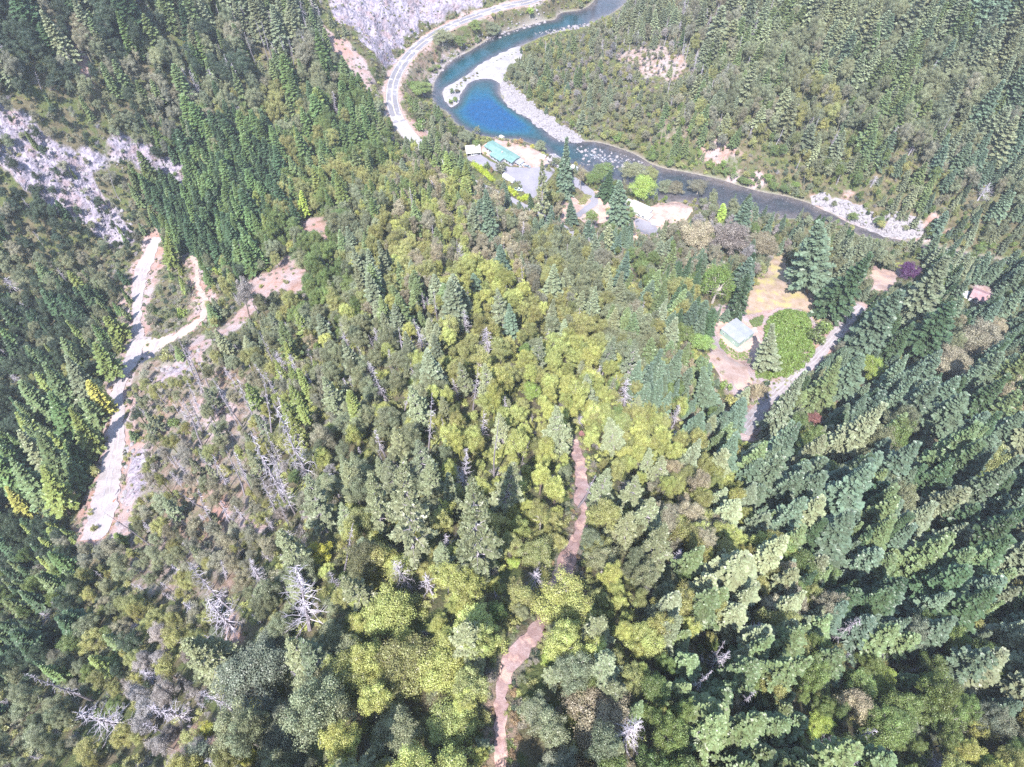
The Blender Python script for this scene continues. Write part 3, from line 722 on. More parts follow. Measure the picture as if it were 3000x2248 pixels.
def oak_parts(seed, h=12.0, R=3.9, ncl=34, leaves=560, size=.165, z0=.25, flat=1.0, low=-.35, spire=0.0, droopy=False, openness=.0):
    low = min(low, -.55)
    r = np.random.default_rng(seed); crown = NP(); tr = NP()
    cz = h * (z0 + 1) / 2; rz = h * (1 - z0) / 2 * flat
    zs = np.linspace(0, 1, 6); wob = np.cumsum(r.normal(0, .10, (6, 2)), 0) * zs[:, None]
    V, q = tube_np(np.column_stack([wob, zs * cz]), .25 * (1 - zs * .55) * R / 3.5 + .03, 7); tr.add(V, q)
    top = np.array([wob[-1, 0], wob[-1, 1], cz])
    asym = r.normal(0, .13, 2)
    for i in range(ncl):
        while True:
            d = unit(r.normal(0, 1, 3))
            if d[2] > low: break
        rad = r.uniform(.6, 1.08) if r.random() < .8 else r.uniform(.2, .6)
        if r.random() < openness: continue
        lob = 1 + .24 * math.sin(3 * math.atan2(d[1], d[0]) + seed) + .1 * math.sin(5 * math.atan2(d[1], d[0]) + 2 * seed)
        px = R * rad * lob * .82
        c = np.array([d[0] * px + asym[0] * R, d[1] * px + asym[1] * R, cz + d[2] * rad * rz * .86])
        if spire: k = 1 - spire * np.clip((c[2] - cz) / rz, -1, 1) * .5 - .15; c[0] *= k; c[1] *= k
        rc = R * r.uniform(.13, .34) * (1.12 - .35 * rad)
        if r.random() < .75:
            mid = (c + top) / 2 + r.normal(0, .15, 3); mid[2] -= .1 * h * .5
            V, q = tube_np(np.stack([top - [0, 0, r.uniform(.1, .3) * cz], mid, c]), [.11, .07, .02], 4); tr.add(V, q)
        m = int(leaves * (rc / (R * .28)) ** 2 * r.uniform(.75, 1.15))
        o = unit(r.normal(0, 1, (m, 3)) + np.array([0, 0, .35])); sh = np.clip(r.normal(.88, .20, m), .2, 1.42)
        sq = np.array([1, 1, .78]) if not droopy else np.array([.8, .8, 1.35])
        P = c + o * (rc * sh)[:, None] * sq * np.array([r.uniform(.8, 1.3), r.uniform(.8, 1.3), r.uniform(.7, 1.15)])
        nn = unit(o + r.normal(0, .55, (m, 3)) + np.array([0, 0, .25]))
        if droopy: D = unit(np.stack([r.normal(0, .3, m), r.normal(0, .3, m), -np.ones(m)], -1))
        else: D = unit(np.cross(nn, r.normal(0, 1, (m, 3))))
        U = unit(np.cross(D, nn))
        ln = size * r.uniform(.7, 1.35, m)
        clb = r.normal(0, .13)
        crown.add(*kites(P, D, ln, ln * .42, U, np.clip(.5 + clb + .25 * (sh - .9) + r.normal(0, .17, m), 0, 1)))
    return crown, tr

def dead_parts(seed, h=17.0, R=2.3, nb=75, z0=.25, thick=1.0, bushy=1.0):
    r = np.random.default_rng(seed); br_ = NP(); tr = NP()
    zs = np.linspace(0, 1, 10); k = np.cumsum(r.normal(0, .09, (10, 2)), 0)
    C_ = np.column_stack([k, zs * h])
    V, q = tube_np(C_, (.26 * (1 - zs) ** .9 + .03) * thick, 7); tr.add(V, q)
    for i in range(nb):
        zr = z0 + (1 - z0) * (i + r.random()) / nb * .98
        b = np.array([np.interp(zr, zs, C_[:, 0]), np.interp(zr, zs, C_[:, 1]), zr * h])
        az = r.random() * 2 * np.pi; Lb = R * (1.08 - zr) ** .62 * (r.uniform(.12, .6) if r.random() < .45 else r.uniform(.6, 1.25)); el = r.normal(.05, .42)
        d = np.array([math.cos(az) * math.cos(el), math.sin(az) * math.cos(el), math.sin(el)])
        e = b + d * Lb; mid = b + d * Lb * .55 + [0, 0, .06 * Lb]; e[2] += r.normal(-.12, .15) * Lb
        V, q = tube_np(np.stack([b, mid, e]), [.045 * thick + .01, .032, .012], 3); br_.add(V, q)
        for j in range(int(2 + 4 * bushy * Lb / R)):
            t = r.uniform(.25, .95); p = b + (mid - b) * min(1, t / .55) if t < .55 else mid + (e - mid) * (t - .55) / .45
            dd = unit(d + r.normal(0, .75, 3)); l2 = Lb * r.uniform(.18, .42)
            V, q = tube_np(np.stack([p, p + dd * l2]), [.022, .010], 3); br_.add(V, q)
    return br_, tr

def shrub_parts(seed, h=2.0, R=1.5, ncl=9, leaves=75, size=.22, twiggy=0.0):
    r = np.random.default_rng(seed); crown = NP(); tr = NP()
    for i in range(ncl):
        a = r.random() * 6.28; rd = R * .68 * math.sqrt(r.random()); rc = R * r.uniform(.28, .48)
        c = np.array([math.cos(a) * rd, math.sin(a) * rd, h * r.uniform(.35, .78) * (1 - .35 * (rd / R) ** 2)])
        V, q = tube_np(np.stack([[c[0] * .15, c[1] * .15, -.15], c * [.7, .7, .6], c]), [.045, .03, .012], 3); tr.add(V, q)
        m = int(leaves * (1 - twiggy) * r.uniform(.7, 1.2)) + 4
        o = unit(r.normal(0, 1, (m, 3)) + np.array([0, 0, .45])); P = c + o * (rc * r.uniform(.55, 1.08, m))[:, None]
        P[:, 2] = np.maximum(P[:, 2], .05)
        nn = unit(o + r.normal(0, .6, (m, 3))); D = unit(np.cross(nn, r.normal(0, 1, (m, 3)))); ln = size * r.uniform(.7, 1.4, m)
        crown.add(*kites(P, D, ln, ln * .42, unit(np.cross(D, nn)), np.clip(.5 + r.normal(0, .2, m), 0, 1)))
        for j in range(int(26 * twiggy)):
            dd = unit(r.normal(0, .7, 3) + np.array([0, 0, .6])); V, q = tube_np(np.stack([c * [.8, .8, .5], c * [.8, .8, .5] + dd * rc * r.uniform(1, 1.9)]), [.022, .008], 3)
            tr.add(V, q)
    return crown, tr

PROTO = {}      # kind -> list of (crown mesh, trunk mesh, h, R)
def reg(kind, c, t, h, R, mats): PROTO.setdefault(kind, []).append((c.mesh(kind + '_crown', mats[0]), t.mesh(kind + '_trunk', mats[1]), h, R))
FP = [(24, 3.9, 120, .78, .25, 0, 'fir'), (24, 4.4, 140, .9, .33, .05, 'fir'), (24, 4.6, 105, .7, .22, .12, 'fir'), (24, 3.5, 130, .62, .3, 0, 'fir'), (24, 4.9, 115, .85, .2, .2, 'fir'),
      (24, 4.0, 150, 1.0, .3, .05, 'fir'), (24, 4.8, 95, .5, .18, .28, 'fir'), (24, 3.3, 120, .7, .4, .15, 'fir'), (24, 5.2, 125, .6, .28, .15, 'fir'), (24, 4.2, 90, 1.1, .15, .1, 'fir')]
for s, (h, R, nb, pw, dr_, gp, st) in enumerate(FP):
    c, t = fir_parts(100 + s, h=h, R=R, nb=nb, power=pw, droop=dr_, gap=gp, style=st, z0=[.08, .12, .2, .06, .15][s % 5])
    reg('fir', c, t, 24., R, (M_needle, M_bark))
for s in range(3):
    c, t = fir_parts(140 + s, nb=105, R=4.8, power=.5, z0=.2, droop=.16, style='pine', gap=.16 + .1 * s)
    reg('pine', c, t, 24., 4.6, (M_needle, M_lavbark))
for s in range(3):   # narrow incense cedars: dense columns
    c, t = fir_parts(160 + s, h=20., R=2.3, nb=150, power=.42 + .1 * s, z0=.05, droop=.05, tw=.85)
    reg('cedar', c, t, 20., 2.3, (M_needle, M_bark))
for s in range(8):
    c, t = oak_parts(200 + s, ncl=[48, 62, 40, 54, 74, 44, 58, 66][s], flat=[1, .9, 1.1, 1, .85, 1.15, 1, .95][s], spire=[0, 0, .5, .2, 0, .6, .3, 0][s], z0=[.22, .25, .15, .2, .3, .1, .2, .25][s], openness=[0, .1, .15, 0, .05, .1, .2, .05][s])
    reg('oak', c, t, 12., 3.9, (M_leaf, M_palebark if s % 3 else M_bark))
for s in range(2):
    c, t = oak_parts(230 + s, h=15, R=5, ncl=70, leaves=360, size=.24, droopy=True, z0=.15); reg('willow', c, t, 15., 5., (M_leaf, M_palebark))
for s in range(3):
    c, t = oak_parts(240 + s, h=12, R=6.0, ncl=95, leaves=480, size=.23, z0=.12, low=-.5); reg('bigoak', c, t, 12., 6., (M_leaf, M_palebark))
for s in range(7):
    c, t = dead_parts(300 + s, nb=[75, 95, 60, 110, 45, 80, 28][s], z0=[.3, .2, .35, .15, .45, .3, .5][s], R=[2.3, 2.6, 1.9, 2.9, 2.0, 1.7, 1.5][s], bushy=[1, 1.4, .8, 1.6, .8, 1.2, .4][s])
    reg('dead', c, t, 17., 2.3, (M_dead, M_deadtrunk))
for s in range(2):
    c, t = dead_parts(320 + s, h=11, R=4.6, nb=90, z0=.3, thick=1.25, bushy=1.7); reg('deadoak', c, t, 11., 4.6, (M_dead, M_dead))
for s in range(5):
    c, t = shrub_parts(400 + s, ncl=[9, 12, 7, 10, 14][s]); reg('shrub', c, t, 2., 1.5, (M_leaf, M_dead))
for s in range(4):
    c, t = shrub_parts(420 + s, ncl=10, twiggy=[.55, .7, .4, .85][s], size=.17); reg('brush', c, t, 2., 1.5, (M_leaf, M_dead))

# light copies for the uncounted masses: crown and trunk in one mesh
gn_col = bpy.data.collections.new('tree_patterns')
GNI = {}
def gn_proto(kind, i):
    key = (kind, i)
    if key not in GNI:
        cm, tm = PROTO[kind][i][:2]
        bm = bmesh.new(); bm.from_mesh(cm); n0 = len(bm.faces); bm.from_mesh(tm)
        bm.faces.ensure_lookup_table()
        for f in bm.faces[n0:]: f.material_index = 1
        me = bpy.data.meshes.new(kind + '_pattern'); bm.to_mesh(me); bm.free()
        me.materials.clear(); me.materials.append(cm.materials[0]); me.materials.append(tm.materials[0])
        o = bpy.data.objects.new('p%03d_%s' % (len(GNI), kind), me); gn_col.objects.link(o)
        GNI[key] = len(GNI)
    return GNI[key]

def mass(name, items, label, cat):
    """items: (kind, proto index, x, y, z, scale xy, scale z, yaw, tilt x, tilt y, tint) -> ONE object, instanced by geometry nodes"""
    if not items: return
    keys = sorted({(it[0], it[1]) for it in items})
    order = {}; pat = {}
    for j, (k, i) in enumerate(keys):
        gi = gn_proto(k, i); src = gn_col.objects['p%03d_%s' % (gi, k)]
        order[(k, i)] = j; pat[(k, i)] = src
    n = len(items); me = bpy.data.meshes.new(name); me.vertices.add(n)
    me.vertices.foreach_set('co', np.array([it[2:5] for it in items], np.float32).ravel())
    def add(nm, ty, arr, fld):
        a = me.attributes.new(nm, ty, 'POINT'); a.data.foreach_set(fld, np.asarray(arr).ravel())
    add('rot', 'FLOAT_VECTOR', np.array([(it[8], it[9], it[7]) for it in items], np.float32), 'vector')
    add('scl', 'FLOAT_VECTOR', np.array([(it[5], it[5], it[6]) for it in items], np.float32), 'vector')
    add('tint', 'FLOAT_VECTOR', np.array([it[10] for it in items], np.float32), 'vector')
    add('idx', 'INT', np.array([order[(it[0], it[1])] for it in items], np.int32), 'value')
    o = link(name, me); tag(o, label, cat, kind='stuff')
    ng = bpy.data.node_groups.new(name + '_scatter', 'GeometryNodeTree')
    ng.interface.new_socket('Geometry', in_out='INPUT', socket_type='NodeSocketGeometry')
    ng.interface.new_socket('Geometry', in_out='OUTPUT', socket_type='NodeSocketGeometry')
    gi = ng.nodes.new('NodeGroupInput'); go = ng.nodes.new('NodeGroupOutput'); jn = ng.nodes.new('GeometryNodeJoinGeometry')
    def na(nm, ty):
        x = ng.nodes.new('GeometryNodeInputNamedAttribute'); x.data_type = ty; x.inputs['Name'].default_value = nm
        return [s for s in x.outputs if s.enabled and s.name == 'Attribute'][0]
    e2r = ng.nodes.new('FunctionNodeEulerToRotation'); ng.links.new(na('rot', 'FLOAT_VECTOR'), e2r.inputs[0])
    scl = na('scl', 'FLOAT_VECTOR'); idx = na('idx', 'INT')
    for key, j in order.items():
        oi = ng.nodes.new('GeometryNodeObjectInfo'); oi.inputs['Object'].default_value = pat[key]; oi.inputs['As Instance'].default_value = False
        g2 = ng.nodes.new('GeometryNodeGeometryToInstance'); ng.links.new(oi.outputs['Geometry'], g2.inputs[0])
        cp = ng.nodes.new('FunctionNodeCompare'); cp.data_type = 'INT'; cp.operation = 'EQUAL'
        ci = [s for s in cp.inputs if s.enabled]; ng.links.new(idx, ci[0]); ci[1].default_value = j
        ip = ng.nodes.new('GeometryNodeInstanceOnPoints')
        ng.links.new(gi.outputs[0], ip.inputs['Points']); ng.links.new(cp.outputs[0], ip.inputs['Selection']); ng.links.new(g2.outputs[0], ip.inputs['Instance'])
        ng.links.new(e2r.outputs[0], ip.inputs['Rotation']); ng.links.new(scl, ip.inputs['Scale']); ng.links.new(ip.outputs[0], jn.inputs[0])
    ng.links.new(jn.outputs[0], go.inputs[0])
    o.modifiers.new('scatter', 'NODES').node_group = ng
    return o
# ------------------------------------------------------------------ planting
T_ = dict(
 firblue=(.080,.110,.072), firgreen=(.080,.116,.042), firdark=(.044,.070,.034), firpale=(.158,.174,.098), firyel=(.150,.175,.052), firgrey=(.128,.142,.086), firmid=(.102,.130,.057),
 olive=(.222,.222,.082), yg=(.280,.295,.094), green=(.122,.162,.052), grey=(.192,.184,.128), beige=(.250,.220,.150), dark=(.046,.068,.040), lime=(.215,.272,.058), yellow=(.340,.320,.050),  # dark: deep green, lowered further to carry ravine and gap shade
 orange=(.255,.230,.060), purple=(.085,.022,.090), red=(.280,.125,.115), brush=(.220,.198,.160), mauve=(.230,.208,.200), rust=(.24,.165,.095), bramble=(.150,.205,.055), greygreen=(.170,.184,.105), bluegrey=(.160,.174,.118))
WORD = dict(firblue='blue-green', firgreen='green', firdark='dark green', firpale='pale green', firyel='yellow-green', firgrey='grey-green', firmid='mid-green', olive='olive', yg='light yellow-green', green='fresh green', grey='grey-olive',
 beige='beige-green', dark='deep green', lime='lime-green', yellow='bright yellow', orange='orange', purple='purple', red='red-leaved', brush='brownish', mauve='mauve-grey', rust='rusty', bramble='leafy green', greygreen='greyish green', bluegrey='blue-grey')
NOUN = dict(fir='fir', pine='pine', cedar='cedar', oak='oak', willow='willow', bigoak='oak', dead='dead tree', deadoak='dead oak', shrub='shrub', brush='brush')
NAME = dict(fir='fir_tree', pine='pine_tree', cedar='cedar_tree', oak='oak_tree', willow='willow_tree', bigoak='oak_tree', dead='dead_tree', deadoak='dead_oak', shrub='shrub', brush='brush_shrub')
CAT = dict(fir='fir tree', pine='pine tree', cedar='cedar tree', oak='oak tree', willow='willow tree', bigoak='oak tree', dead='dead tree', deadoak='dead tree', shrub='shrub', brush='shrub')
GROUP = dict(fir='fir trees in the forest', pine='pine trees in the forest', cedar='cedar trees in the forest', oak='oak trees in the forest', willow='willow trees', bigoak='oak trees in the forest', dead='dead standing trees', deadoak='dead standing trees', shrub='shrubs on the slopes', brush='shrubs on the slopes')
# vegetation by area: (u, v, density, {kind: weight}, [conifer tints], [leaf tints], size)
VEG = [
 (100,80,.95,dict(fir=.14,oak=.82,dead=.04),['firgrey','firdark'],['grey','dark'],1.0),
 (450,60,1,dict(fir=.26,oak=.69,dead=.05),['firgrey','firmid','firdark'],['greygreen','dark'],1.05),
 (400,300,.9,dict(fir=.16,cedar=.12,oak=.62,brush=.1),['firmid','firgrey'],['grey','dark','greygreen'],.8),
 (650,200,1,dict(fir=.26,cedar=.1,oak=.57,dead=.07),['firdark','firmid','firgrey','firgreen'],['greygreen','dark'],1.0),
 (800,130,1,dict(fir=.5,oak=.3,dead=.2),['firgrey','firmid'],['grey'],.95),
 (850,320,1,dict(fir=.24,cedar=.1,oak=.66),['firgreen','firmid','firdark'],['olive','greygreen'],.95),
 (1000,420,1,dict(fir=.4,cedar=.12,oak=.5),['firmid','firgreen'],['olive','green'],.9),
 (740,520,1,dict(fir=.97,oak=.03),['firdark','firgreen','firdark'],['green'],1.05),
 (620,620,1,dict(fir=.95,oak=.05),['firdark','firgreen'],['green'],1.0),
 (900,520,1,dict(fir=.45,oak=.55),['firgreen','firmid','firyel'],['olive','green'],.9),
 (250,420,.6,dict(oak=.5,cedar=.05,shrub=.2,brush=.25),['firmid'],['grey','dark','greygreen'],.65),
 (100,650,.9,dict(oak=.84,fir=.08,dead=.05),['firdark'],['dark','grey','greygreen'],.8),
 (350,720,.9,dict(oak=.62,fir=.1,brush=.28),['firmid','firyel'],['dark','greygreen','grey'],.6),
 (180,900,1,dict(oak=.85,fir=.12,dead=.03),['firdark','firmid'],['dark','greygreen'],.85),
 (60,1150,1,dict(oak=.8,fir=.15,dead=.04),['firdark'],['dark'],.95),  # the ravine's deep shade is put into these dark tints
 (200,1250,1,dict(fir=.9,oak=.1),['firmid','firyel','firgreen'],['dark','olive'],.95),
 (120,1430,1,dict(fir=.9,oak=.1),['firgreen','firmid','firyel'],['dark'],1.0),
 (20,1550,.9,dict(oak=.7,fir=.3),['firdark'],['dark'],.9),  # ravine shade put into the leaf and needle colour here too
 (480,860,.8,dict(brush=.6,shrub=.2,oak=.12,fir=.08),['firyel','firgreen'],['greygreen','grey','brush'],.6),
 (480,1230,1,dict(brush=.14,shrub=.12,oak=.54,pine=.05,dead=.15),['firgrey'],['olive','grey','greygreen','olive'],.68),
 (620,1180,1,dict(brush=.08,shrub=.06,oak=.58,pine=.1,dead=.18),['firgrey'],['olive','grey','greygreen'],.65),
 (560,1400,1,dict(brush=.14,shrub=.08,oak=.52,pine=.06,dead=.18),['firgrey'],['grey','greygreen','olive','brush'],.7),
 (700,1600,1,dict(brush=.12,oak=.6,shrub=.06,pine=.06,dead=.14),['firgrey'],['grey','olive','mauve'],.65),
 (750,950,1,dict(oak=.6,pine=.1,brush=.15,dead=.08,fir=.05),['firgrey','firmid'],['greygreen','olive'],.8),
 (850,1200,1,dict(oak=.55,brush=.1,pine=.08,dead=.16,cedar=.03),['firgrey','firyel'],['olive','yg','grey'],.75),
 (950,800,1,dict(oak=.9,fir=.06,dead=.03),['firgrey'],['olive','greygreen','green'],.95),
 (1050,700,1,dict(oak=.88,fir=.1,dead=.02),['firgrey','firmid'],['olive','greygreen'],.95),
 (1200,800,1,dict(oak=.92,fir=.05,dead=.03),['firgrey','firmid'],['olive','yg','olive','beige'],.92),
 (1250,600,1,dict(oak=.78,fir=.18,dead=.03),['firgrey','firmid','firyel'],['olive','beige','yg'],.85),
 (1500,650,1,dict(oak=.8,fir=.13,dead=.06),['firgrey','firblue'],['olive','greygreen','beige'],.8),
 (1650,760,1,dict(oak=.8,fir=.14,dead=.05),['firgrey','firblue'],['greygreen','olive','grey'],.85),
 (1400,900,1,dict(oak=.86,fir=.03,dead=.09),['firgrey'],['olive','yg'],.85),
 (1100,1050,1,dict(oak=.72,fir=.06,dead=.1,brush=.05),['firgrey'],['olive','yg','greygreen'],.85),
 (1150,1300,1,dict(oak=.66,pine=.08,dead=.14,cedar=.02),['firgrey','firpale'],['olive','yg','greygreen'],.85),
 (1450,1180,1,dict(oak=.8,pine=.04,dead=.08),['firpale'],['yg','olive','yg'],.85),
 (1700,1080,1,dict(oak=.8,pine=.06,dead=.07),['firgrey','firpale'],['yg','olive'],.85),
 (1850,1300,1,dict(oak=.84,pine=.05,dead=.05),['firpale'],['yg','olive','yg'],.85),
 (1750,900,1,dict(oak=.84,fir=.08,dead=.06),['firgrey','firpale'],['greygreen','olive'],.85),
 (1900,1000,1,dict(oak=.6,fir=.35,dead=.02),['firblue','firgrey','firmid'],['green','olive','greygreen'],.9),
 (2020,1100,1,dict(oak=.5,fir=.45),['firblue','firmid'],['green','beige'],.9),
 (1150,1550,1,dict(oak=.5,pine=.3,dead=.08),['firpale','firgrey'],['olive','yg','greygreen'],1.1),
 (1500,1600,1,dict(oak=.75,pine=.12,dead=.04),['firpale'],['yg','olive','olive'],.9),
 (1800,1600,1,dict(oak=.86,pine=.05,dead=.03),['firpale'],['yg','olive','yg','greygreen'],.9),
 (850,1750,1,dict(oak=.75,pine=.08,dead=.06),['firpale','firgrey'],['greygreen','olive','green'],.95),
 (400,1700,1,dict(oak=.72,brush=.12,dead=.1,shrub=.05),['firmid'],['greygreen','olive','grey'],.65),
 (100,1800,1,dict(oak=.65,fir=.25,dead=.02),['firdark','firmid'],['dark','green','greygreen'],.75),
 (200,2100,1,dict(oak=.78,brush=.1,dead=.1),['firmid'],['greygreen','grey','green','olive'],.7),
 (500,2050,1,dict(oak=.76,brush=.12,dead=.1),['firmid'],['greygreen','olive','mauve'],.75),
 (800,2080,1,dict(oak=.8,pine=.1,dead=.05),['firpale'],['greygreen','bluegrey','olive'],1.2),
 (1150,1900,1,dict(oak=.85,pine=.06,dead=.05),['firpale'],['yg','olive'],1.1),
 (1250,2150,1,dict(oak=.9,dead=.04,pine=.03),['firpale'],['yg','olive','greygreen'],1.15),
 (1650,2050,1,dict(oak=.8,pine=.08,dead=.05),['firpale'],['greygreen','green','yg','beige'],1.05),
 (1850,1850,1,dict(oak=.88,pine=.04,dead=.03),['firpale'],['yg','olive','yg','greygreen'],.9),
 (2050,2050,1,dict(oak=.75,fir=.12,dead=.05),['firmid'],['green','dark','olive'],1.0),
 (2050,1500,1,dict(oak=.7,fir=.25,dead=.02),['firpale','firgrey'],['yg','beige','olive'],.9),
 (2150,1750,1,dict(oak=.65,fir=.3,dead=.03),['firpale','firmid'],['olive','beige','yg','green'],.95),
 (2250,1450,1,dict(fir=.8,oak=.2),['firblue','firgrey','firmid'],['olive','green'],1.35),
 (2450,1450,1,dict(fir=.86,oak=.14),['firblue','firdark','firmid','firgrey'],['greygreen','green'],1.5),
 (2700,1250,1,dict(fir=.85,oak=.14),['firblue','firdark','firblue','firmid'],['greygreen','green','beige'],1.5),
 (2900,1500,1,dict(fir=.82,oak=.16),['firblue','firdark','firblue','firgrey'],['green','greygreen'],1.45),
 (2600,1750,1,dict(fir=.8,oak=.18),['firmid','firblue','firdark'],['green','olive','beige'],1.3),
 (2900,1900,1,dict(fir=.66,oak=.32),['firblue','firgrey','firmid'],['green','olive'],1.2),
 (2400,2050,1,dict(oak=.72,fir=.18,dead=.06),['firmid'],['green','olive','beige','dark'],.95),
 (2750,2150,1,dict(oak=.75,fir=.18,dead=.03),['firmid','firblue'],['green','bluegrey','yg','olive'],.95),
 (2650,1000,1,dict(fir=.85,oak=.15),['firblue','firdark'],['greygreen'],1.15),
 (2900,1000,1,dict(fir=.7,oak=.3),['firblue','firdark'],['greygreen','beige'],1.0),
 (2500,720,1,dict(fir=.75,oak=.25),['firblue','firdark','firgrey'],['green','greygreen'],.95),
 (2850,760,1,dict(fir=.7,oak=.3),['firblue','firgrey'],['green','greygreen'],.9),
 (2080,900,1,dict(fir=.6,oak=.35),['firblue','firdark','firmid'],['green','olive'],.95),
 (2100,720,1,dict(oak=.75,fir=.2),['firblue'],['beige','grey','mauve','greygreen'],1.0),
 (1900,740,1,dict(oak=.76,fir=.14,brush=.1),['firgrey','firblue'],['grey','greygreen','green'],.8),
 (1560,250,.9,dict(oak=.68,fir=.22,brush=.1),['firgrey','firblue','firmid'],['greygreen','grey','olive'],.7),
 (1750,250,1,dict(oak=.6,fir=.2,brush=.2),['firgrey','firmid'],['greygreen','grey','mauve','olive'],.6),
 (1900,180,.85,dict(brush=.45,oak=.3,fir=.1,dead=.1),['firgrey'],['grey','olive','mauve','greygreen'],.5),
 (1900,60,1,dict(fir=.5,oak=.25,dead=.25),['firgrey','firpale'],['grey'],.85),
 (2080,50,1,dict(fir=.45,dead=.5,oak=.1),['firgrey','firpale'],['grey'],.9),
 (1600,60,.9,dict(oak=.6,brush=.2,fir=.2),['firmid'],['olive','greygreen'],.6),
 (1850,380,1,dict(oak=.7,fir=.2,brush=.1),['firgrey'],['greygreen','olive','grey'],.65),
 (1960,460,1,dict(oak=.95,fir=.05),['firmid'],['green','bramble','greygreen'],.55),
 (2250,520,1,dict(oak=.85,brush=.15),['firmid'],['green','olive','greygreen'],.55),
 (2600,610,.9,dict(oak=.7,brush=.2,fir=.1),['firgrey'],['green','olive','grey'],.55),
 (2100,330,1,dict(fir=.34,oak=.62,dead=.04),['firgrey','firpale','firmid'],['greygreen','grey','olive'],.8),
 (2350,400,1,dict(fir=.26,oak=.7,dead=.04),['firgrey','firpale','firmid'],['greygreen','olive','grey'],.85),
 (2250,180,1,dict(fir=.44,oak=.52,dead=.04),['firmid','firpale','firgrey'],['greygreen'],.95),
 (2550,150,1,dict(fir=.5,oak=.46,dead=.03),['firmid','firgrey','firblue','firpale'],['greygreen'],1.0),
 (2850,200,1,dict(fir=.56,oak=.42,dead=.02),['firgrey','firblue','firmid'],['greygreen'],1.05),
 (2650,420,1,dict(fir=.42,oak=.54,dead=.04),['firmid','firgrey','firblue'],['greygreen','grey','olive'],.95),
 (2900,500,1,dict(fir=.7,oak=.22,dead=.08),['firgrey','firblue'],['greygreen','grey'],.9),
 (1250,180,.55,dict(brush=.6,oak=.35),['firmid'],['grey','greygreen','green'],.5),
 (1290,390,.9,dict(oak=.6,brush=.2,fir=.2),['firgrey','firmid'],['greygreen','green','grey'],.65),
 (1100,60,.15,dict(brush=.8,shrub=.2),['firmid'],['grey','greygreen'],.4),
]
VP = np.array([(a[0], a[1]) for a in VEG], float)
KEEP = [
 [(1742,-5),(1845,-5),(1795,38),(1742,62),(1700,84),(1640,92),(1600,105),(1520,140),(1515,170),(1484,190),(1470,240),(1505,255),(1545,290),(1580,325),(1640,362),(1700,400),(1712,424),(1837,457),(1905,491),(2000,516),(2104,536),(2170,553),(2215,562),(2150,562),(2060,548),(1990,535),(1905,508),(1850,485),(1790,468),(1740,520),(1700,500),(1692,470),(1612,452),(1521,410),(1425,400),(1345,362),(1280,308),(1270,280),(1275,245),(1320,181),(1407,133),(1500,86),(1560,68),(1640,42),(1705,28)],
 [(1545,-8),(1480,8),(1370,48),(1290,84),(1212,135),(1158,185),(1122,245),(1124,310),(1148,355),(1165,395),(1225,402),(1207,350),(1180,300),(1177,250),(1198,200),(1252,152),(1322,112),(1402,77),(1482,42),(1552,20),(1582,0)],
 [(1410,425),(1445,403),(1520,428),(1585,443),(1607,470),(1600,500),(1622,508),(1592,545),(1568,578),(1542,575),(1515,542),(1480,532),(1462,512),(1430,482),(1400,488),(1368,465),(1362,435),(1390,423)],
 [(1378,472),(1400,480),(1452,522),(1448,540),(1385,503)], [(1487,548),(1546,570),(1538,590),(1508,586)],
 [(1648,612),(1690,562),(1706,540),(1720,545),(1745,590),(1775,600),(1780,640),(1760,656),(1710,650),(1650,652)],
 [(1845,588),(1905,602),(1985,590),(2040,612),(2000,642),(1960,642),(1930,665),(1905,692),(1870,675),(1858,640)],
 [(2170,1270),(2205,1210),(2260,1145),(2330,1085),(2370,1045),(2420,995),(2455,958),(2482,945),(2440,1022),(2380,1082),(2330,1127),(2270,1182),(2212,1280)],
 [(2100,960),(2160,918),(2190,878),(2240,800),(2288,745),(2310,790),(2335,835),(2388,862),(2402,900),(2396,950),(2380,925),(2310,905),(2225,940),(2217,1010),(2185,1050),(2203,1130),(2150,1148),(2108,1112),(2072,1040),(2090,1000)],
 [(2222,955),(2255,915),(2300,893),(2370,915),(2384,960),(2388,1035),(2345,1088),(2295,1112),(2200,1110)],
 [(2552,792),(2622,798),(2624,832),(2582,850),(2552,832)], [(2825,855),(2870,836),(2912,858),(2890,890),(2828,886)], [(2630,760),(2705,760),(2705,820),(2630,820)],
 [(435,738),(478,732),(467,790),(442,850),(420,920),(400,982),(472,985),(468,1038),(440,1060),(420,1078),(385,1105),(368,1180),(362,1280),(400,1290),(415,1390),(390,1480),(335,1565),(225,1585),(232,1500),(288,1400),(308,1280),(324,1180),(350,1090),(368,1030),(383,960),(385,900),(408,830),(400,780)],
 [(425,1022),(470,1022),(470,1060),(425,1060)], [(590,838),(607,880),(602,925),(560,967),(500,1002),(470,1002),(500,975),(560,935),(580,900),(574,850),(562,800),(576,765)],
 [(1673,1292),(1702,1300),(1720,1400),(1728,1440),(1707,1492),(1690,1502),(1668,1440),(1678,1380)], [(1688,1500),(1722,1500),(1712,1560),(1684,1600),(1672,1640),(1722,1640),(1717,1700),(1638,1740),(1622,1660),(1658,1612),(1668,1560)],
 [(1560,1828),(1599,1813),(1592,1880),(1542,1950),(1497,2020),(1482,2085),(1453,2092),(1458,2030),(1478,1950),(1520,1880)], [(1455,2080),(1482,2080),(1476,2260),(1453,2260)],
 [(2372,582),(2440,577),(2500,592),(2560,647),(2690,680),(2715,690),(2600,706),(2500,665),(2440,640),(2372,612)],
 [(640,972),(665,937),(700,907),(735,897),(742,915),(690,962),(650,985)], [(722,835),(770,802),(830,782),(868,762),(880,800),(880,848),(855,858),(830,832),(790,842),(760,852),(735,868)], [(880,642),(948,640),(945,672),(890,672)],
 [(448,1105),(515,1068),(540,1072),(520,1098),(460,1120)], [(560,1010),(590,985),(612,1000),(590,1050),(565,1040)]]
